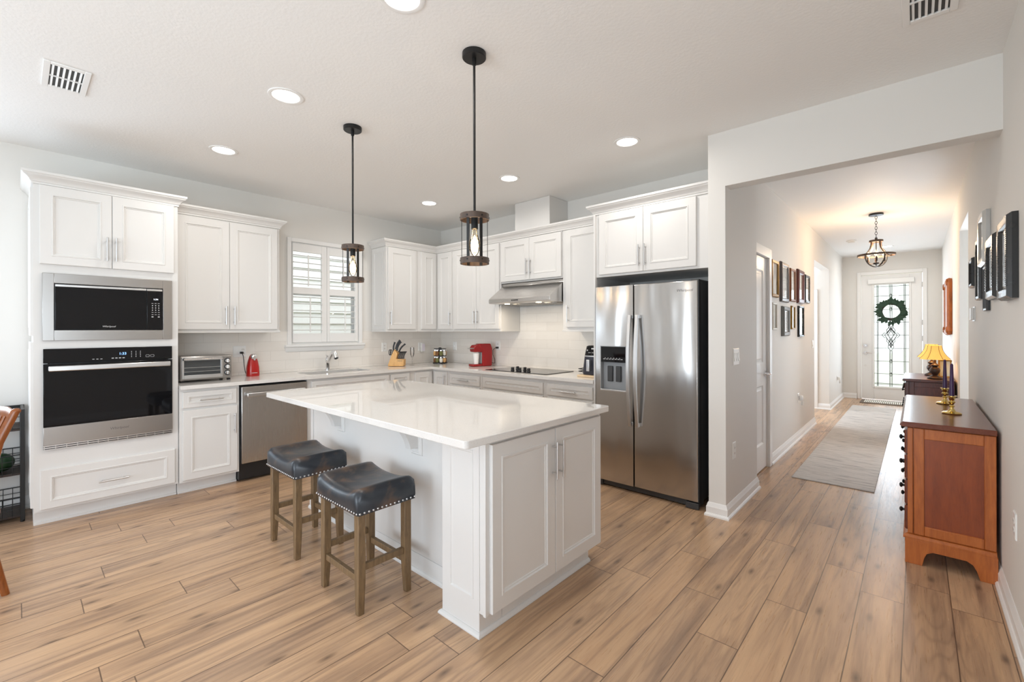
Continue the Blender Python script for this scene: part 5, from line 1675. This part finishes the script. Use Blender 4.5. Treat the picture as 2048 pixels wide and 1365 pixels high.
# wreath
wr = thing('wreath', 'green leaf wreath hanging on the front door glass', 'wreath', FW(-0.365, 0.03, 1.49))
m = MB(FW)
for k in range(7):
    ph = random.random() * 6
    m.tube([(-0.365 + (0.15 + 0.018 * math.sin(3 * t + ph)) * math.cos(t), 0.012 + 0.012 * math.cos(4 * t + ph), 1.71 + (0.15 + 0.018 * math.sin(3 * t + ph)) * math.sin(t)) for t in [2 * PI * i / 40 for i in range(40)]], 0.008, 6, closed=True)
m.build('twig_ring', M['twig'], wr)
m = MB(FW)
for k in range(190):
    t = random.random() * 2 * PI
    cl = random.choice((0.75, 1.55, 2.35, 3.3, 4.0, 5.2, 0.05, 5.7))
    if random.random() < 0.6:
        t = cl + random.gauss(0, 0.18)
    r0 = 0.125 + 0.065 * random.random() ** 1.5
    th = t + random.uniform(-1.0, 1.0)
    Ln = random.uniform(0.05, 0.11)
    wd = Ln * 0.33
    px, pz = -0.365 + r0 * math.cos(t), 1.71 + r0 * math.sin(t)
    dx, dz = math.cos(th), math.sin(th)
    n0 = random.uniform(0.012, 0.045)
    n1 = n0 + random.uniform(-0.005, 0.03)
    P0, P1 = Vector((px, n0, pz)), Vector((px + dx * Ln, n1, pz + dz * Ln))
    mid = P0.lerp(P1, 0.45)
    sd = Vector((-dz * wd, random.uniform(-0.01, 0.01), dx * wd))
    up = Vector((0, 0.004, 0))
    m.add([P0, mid + sd, P1, mid - sd, mid + up, mid - up], [(0, 4, 1), (1, 4, 2), (2, 4, 3), (3, 4, 0), (0, 1, 5), (1, 2, 5), (2, 3, 5), (3, 0, 5)])
m.build('leaves', M['leaf'], wr)

# rugs
m = MB().box((-0.868, 4.835, 0.0005), (-0.268, 10.1, 0.009))
tag(m.build('runner_rug', M['rug'], bev=0.003), 'long pale grey runner rug on the hall floor', 'rug')
dm = thing('doormat', 'brown doormat with cream ribs in front of the front door', 'doormat', (-0.42, 10.78, 0))
MB().box((-0.80, 10.55, 0.0005), (-0.04, 11.05, 0.012)).build('border', M['mat_l'], dm, bev=0.004)
m = MB()
for k in range(24):
    x = -0.74 + k * 0.0275
    m.box((x, 10.63, 0.0121), (x + 0.016, 10.97, 0.019))
m.build('ribs', M['mat_w'], dm)

# ------------------------------------------------------------------ sideboards
def sideboard(x0, x1, y0, y1, h, body, topm, label, cols, rows, knobm, foot=0.15):
    t = thing('sideboard', label, 'sideboard', ((x0 + x1) / 2, (y0 + y1) / 2, 0))
    bx0, bx1, by0, by1 = x0 + 0.035, x1, y0 + 0.03, y1 - 0.03
    m = MB()
    m.prism([(x0, h - 0.022), (x0 + 0.006, h - 0.008), (x0 + 0.015, h), (x1, h), (x1, h - 0.03), (x0 + 0.012, h - 0.03)], 1, y0, y1)
    m.build('top', topm, t, bev=0.003)
    MB().box((bx0, by0, foot), (bx1, by1, h - 0.03)).build('carcass', body, t, bev=0.002)
    SE = lambda u, n, z: (u, by0 - n, z)
    # end frame-and-panel
    i0, i1 = bx0 + 0.028, bx1 - 0.002
    m = MB(SE)
    zt, zb = h - 0.035, foot + 0.025
    for a, b, c, d in ((i0, i0 + 0.045, zb, zt), (i1 - 0.045, i1, zb, zt), (i0 + 0.045, i1 - 0.045, zb, zb + 0.055), (i0 + 0.045, i1 - 0.045, zt - 0.06, zt)):
        m.box((a, 0, c), (b, 0.012, d))
    m.box((bx0, 0, zb), (bx0 + 0.024, 0.012, zt))
    m.build('end_frame', body, t, bev=0.003)
    MB(SE).box((i0 + 0.045, 0, zb + 0.055), (i1 - 0.045, 0.004, zt - 0.06)).build('end_panel', M['cherrypanel'] if body != M['mahog'] else body, t)
    # bracket base with arched cut-out at the end
    ax0, ax1 = bx0 - 0.012, bx1 + 0.004
    arch = [(ax0, 0.0), (ax0 + 0.075, 0.0), (ax0 + 0.085, 0.05), (ax0 + 0.095, 0.075), (ax0 + 0.12, 0.09), (ax1 - 0.12, 0.09), (ax1 - 0.095, 0.075), (ax1 - 0.08, 0.045), (ax1 - 0.068, 0.0), (ax1, 0.0), (ax1, foot - 0.005), (ax0, foot - 0.005)]
    MB(SE).prism(arch, 1, -0.006, 0.018).build('bracket_base', body, t, bev=0.002)
    FE = lambda u, n, z: (bx0 - n, u, z)
    a0, a1 = by0 + 0.007, by1 + 0.018
    arch = [(a0, 0.0), (a0 + 0.10, 0.0), (a0 + 0.115, 0.06), (a0 + 0.15, 0.09), (a1 - 0.15, 0.09), (a1 - 0.115, 0.06), (a1 - 0.10, 0.0), (a1, 0.0), (a1, foot - 0.005), (a0, foot - 0.005)]
    MB(FE).prism([(p, q) for p, q in arch], 1, -0.006, 0.012).build('bracket_base', body, t, bev=0.002)
    MB().sweep([(bx1, by0), (bx0, by0), (bx0, by1)], [(0, foot - 0.005), (0.02, foot - 0.005), (0.02, foot + 0.004), (0.012, foot + 0.018), (0, foot + 0.024)], side=-1).build('base_molding', body, t, ang=25)
    cw_ = (by1 - by0 - 0.03) / cols
    rh = (h - 0.05 - foot - 0.03) / rows
    for c_ in range(cols):
        for r_ in range(rows):
            u = by0 + 0.015 + c_ * cw_
            z = foot + 0.03 + r_ * rh
            d_ = MB(FE).panel(u + 0.006, u + cw_ - 0.006, z + 0.005, z + rh - 0.005, 0.0, [(0, 0.008), (0.006, 0.014)]).build('drawer', topm if body != M['mahog'] else body, t, ang=20)
            for q in (0.22, 0.78):
                MB(FE).cyl((u + cw_ * q, 0.014, z + rh / 2), (u + cw_ * q, 0.026, z + rh / 2), 0.007).ball((u + cw_ * q, 0.032, z + rh / 2), (0.015, 0.009, 0.015), 14, 8).build('knob', knobm, d_)
    return t


sideboard(-0.078, 0.318, 3.515, 4.965, 0.832, M['cherry'], M['cherrytop'], 'cherry sideboard against the right wall, nearest the viewer', 2, 4, M['bmetal'])
sideboard(-0.132, 0.318, 7.06, 8.02, 0.79, M['mahog'], M['mahog'], 'dark mahogany sideboard with lamps, farther down the hall', 2, 3, M['bmetal'])

cs = None
for x, y, lb, lb2 in ((0.165, 4.03, 'brass candlestick on the cherry sideboard, nearer of two', 'purple taper candle in the nearer brass candlestick'), (0.150, 4.53, 'brass candlestick on the cherry sideboard, farther of two', 'purple taper candle in the farther brass candlestick')):
    if cs is None:
        cs = thing('candlestick', lb, 'candlestick', (x, y, 0.8325), local=True, group='brass candlesticks')
        MB().lathe([(0, 0), (0.046, 0), (0.048, 0.006), (0.04, 0.012), (0.02, 0.017), (0.012, 0.03), (0.009, 0.042), (0.015, 0.05), (0.009, 0.058), (0.011, 0.066), (0.019, 0.076), (0.011, 0.086), (0.013, 0.092), (0.017, 0.1), (0.018, 0.108), (0.024, 0.112), (0.024, 0.116), (0.013, 0.117), (0.013, 0.095), (0, 0.095)], seg=28).build('stick', M['brass'], cs)
        cn = MB().lathe([(0, 0.0955), (0.0115, 0.0955), (0.0125, 0.118), (0.0075, 0.315), (0.004, 0.322), (0, 0.322)], seg=18).build('candle', M['purple'])
        me = cn.data
        for v in me.vertices:
            v.co.z += 0.0955
        cn.location = (x, y, 0.8325)
        wk = MB().cyl((0, 0, 0.32), (0, 0, 0.332), 0.0012, seg=6).build('wick', M['offwhite'], None)
        for v in wk.data.vertices:
            v.co.z += 0.32
        wk.parent = cn
        wk.location = (0, 0, 0)
        tag(cn, lb2, 'candle', 'purple taper candles')
    else:
        copy_tree(cs, loc=(x, y, 0.8325), label=lb)
        copy_tree(cn, loc=(x, y, 0.8325), label=lb2)

# table lamps
lm = None
for x, y, lb in ((0.155, 7.22, 'lit amber-shaded lamp, nearer one on the mahogany sideboard'), (0.137, 7.72, 'lit amber-shaded lamp, farther one on the mahogany sideboard')):
    if lm is None:
        lm = thing('table_lamp', lb, 'lamp', (x, y, 0.7905), local=True, group='amber table lamps')
        MB().lathe([(0, 0), (0.066, 0), (0.07, 0.01), (0.062, 0.022), (0.04, 0.034), (0.022, 0.046), (0.03, 0.058), (0.046, 0.085), (0.048, 0.11), (0.036, 0.132), (0.022, 0.142), (0.036, 0.155), (0.038, 0.165), (0.02, 0.178), (0.012, 0.19), (0.012, 0.245), (0, 0.247)], seg=22).build('base', M['bronze'], lm)
        rs = []
        for z, r in ((0.23, 0.128), (0.245, 0.118), (0.27, 0.098), (0.30, 0.08), (0.335, 0.065), (0.375, 0.057), (0.392, 0.056)):
            rs.append([((r * (1 + 0.05 * abs(math.cos(3 * a)))) * math.cos(a), (r * (1 + 0.05 * abs(math.cos(3 * a)))) * math.sin(a), z) for a in [2 * PI * i / 36 for i in range(36)]])
        rs += [[(p[0] * 0.97, p[1] * 0.97, p[2]) for p in r] for r in rs[::-1]]
        sd = MB().rings(rs, loop=True).build('lamp_shade', M['shade'], lm)
        m = MB()
        for k in range(6):
            a = PI * k / 3
            m.tube([((r * 1.052 + 0.001) * math.cos(a), (r * 1.052 + 0.001) * math.sin(a), z) for z, r in ((0.23, 0.128), (0.245, 0.118), (0.27, 0.098), (0.30, 0.08), (0.335, 0.065), (0.375, 0.057), (0.392, 0.056))], 0.0018, 5)
        m.build('shade_piping', M['bronze'], sd)
        point('lamp_glow', lm, (0, 0, 0.31), 1.6, (1, 0.68, 0.32), 0.03)
    else:
        copy_tree(lm, loc=(x, y, 0.7905), label=lb)
t = thing('photo_frame', 'small gold photo frame standing beside the nearer lamp', 'photo frame', (0.265, 7.5, 0.7905))
PF = lambda u, n, z: (0.25 + u, 7.5 - n + z * 0.15, 0.7915 + z)
MB(PF).rings([[(a + s * i, n, 0 + i), (b - s * i, n, 0 + i), (b - s * i, n, 0.21 - i), (a + s * i, n, 0.21 - i)] for s in (1,) for a, b in ((-0.06, 0.06),) for i, n in ((0, 0), (0, 0.014), (0.016, 0.014), (0.016, 0))], loop=True).build('frame', M['gold'], t, ang=20)
MB(PF).box((-0.044, 0.0, 0.016), (0.044, 0.008, 0.194)).build('photo', picture_mat('teal_photo', srgb(170, 190, 178), srgb(206, 196, 160), 9), t)

# ------------------------------------------------------------------ wire rack and chair at the left edge
rk = thing('wire_rack', 'black metal wire-basket rack beside the oven tower', 'rack', (-4.96, -0.33, 0))
rx0, rx1, ry0, ry1, rh = -5.125, -4.81, -0.70, 0.03, 0.812
for x in (rx0, rx1):
    for y in (ry0, ry1):
        m = MB().box((x - 0.012, y - 0.012, 0.012), (x + 0.012, y + 0.012, rh)).cyl((x, y, 0), (x, y, 0.0125), 0.012)
        m.build('post', M['bmetal'], rk, bev=0.002)
for z, zw in ((0.665, 0.80), (0.345, 0.485), (0.04, 0.18)):
    MB().box((rx0 + 0.0125, ry0, z - 0.008), (rx1 - 0.0125, ry1, z + 0.008)).build('shelf', M['shelfwood'], rk, bev=0.002)
    m = MB()
    r = 0.0022
    for zz in [z + 0.012 + i * (zw - z - 0.012) / 3 for i in range(4)]:
        q = r * (1.8 if zz > zw - 0.01 else 1)
        for y in (ry0, ry1):
            m.cyl((rx0, y, zz), (rx1, y, zz), q, seg=6)
        for x in (rx0, rx1):
            m.cyl((x, ry0, zz), (x, ry1, zz), q, seg=6)
    n = 15
    for i in range(n + 1):
        y = ry0 + (ry1 - ry0) * i / n
        for x in (rx0, rx1):
            m.cyl((x, y, z), (x, y, zw), r, seg=6)
    for i in range(1, 6):
        x = rx0 + (rx1 - rx0) * i / 6
        for y in (ry0, ry1):
            m.cyl((x, y, z), (x, y, zw), r, seg=6)
    m.build('wire_basket', M['bmetal'], rk)
MB().box((rx0, ry0 - 0.008, rh - 0.024), (rx1, ry0 + 0.008, rh - 0.001)).box((rx0, ry1 - 0.008, rh - 0.024), (rx1, ry1 + 0.008, rh - 0.001)).box((rx1 - 0.008, ry0, rh - 0.024), (rx1 + 0.008, ry1, rh - 0.001)).box((rx0 - 0.008, ry0, rh - 0.024), (rx0 + 0.008, ry1, rh - 0.001)).build('top_rail', M['bmetal'], rk)
tag(MB().ball((-4.93, -0.09, 0.3535 + 0.07), (0.075, 0.085, 0.07), 20, 12).build('round_fruit', M['green']), 'dark green round fruit in the middle basket of the black rack', 'fruit')

# chair: its back faces image right, front faces away to the left
chx = thing('dining_chair', 'orange-brown wooden dining chair cut off by the left edge', 'chair', (-3.68, -0.287, 0), rz=0, local=True)
chx.rotation_euler = (0, 0, math.radians(-78.4))
# local: +x forward, rear posts at x = -0.2
for s in (-1, 1):
    pts = [(-0.215, s * 0.19, 0.0), (-0.175, s * 0.19, 0.2), (-0.145, s * 0.19, 0.43), (-0.155, s * 0.195, 0.62), (-0.19, s * 0.2, 0.80), (-0.248, s * 0.205, 0.955)]
    MB().tube(pts, [(0.016, 0.014), (0.02, 0.016), (0.022, 0.017), (0.021, 0.017), (0.019, 0.017), (0.018, 0.018)], 10, flat=(1, 0, 0)).ball((-0.25, s * 0.205, 0.956), (0.02, 0.019, 0.016), 14, 8).build('rear_post', M['chairwood'], chx)
    MB().tube([(0.20, s * 0.2, 0.0), (0.205, s * 0.2, 0.25), (0.20, s * 0.2, 0.43)], [0.014, 0.019, 0.02], 10).build('front_leg', M['chairwood'], chx)
    MB().tube([(-0.18, s * 0.19, 0.18), (0.20, s * 0.2, 0.18)], 0.010, 8).build('stretcher', M['chairwood'], chx)
MB().prism([(p, q) for p, q in rrect(-0.2, -0.225, 0.235, 0.225, 0.05)], 2, 0.43, 0.455).build('seat', M['chairwood'], chx, bev=0.006)
MB().prism([(p, q) for p, q in rrect(-0.17, -0.205, 0.22, 0.205, 0.06)], 2, 0.4555, 0.49).build('seat_cushion', M['black'], chx, bev=0.014, seg=3)
m = MB()
m.tube([(-0.238, -0.195, 0.915), (-0.255, -0.1, 0.925), (-0.262, 0, 0.928), (-0.255, 0.1, 0.925), (-0.238, 0.195, 0.915)], (0.012, 0.034), 10, flat=(1, 0, 0))
m.build('top_rail', M['chairwood'], chx)
for k in range(5):
    y = -0.12 + 0.06 * k
    MB().tube([(-0.15, y * 0.9, 0.455), (-0.175, y, 0.70), (-0.25, y * 1.05, 0.91)], 0.0075, 8).build('spindle', M['chairwood'], chx)
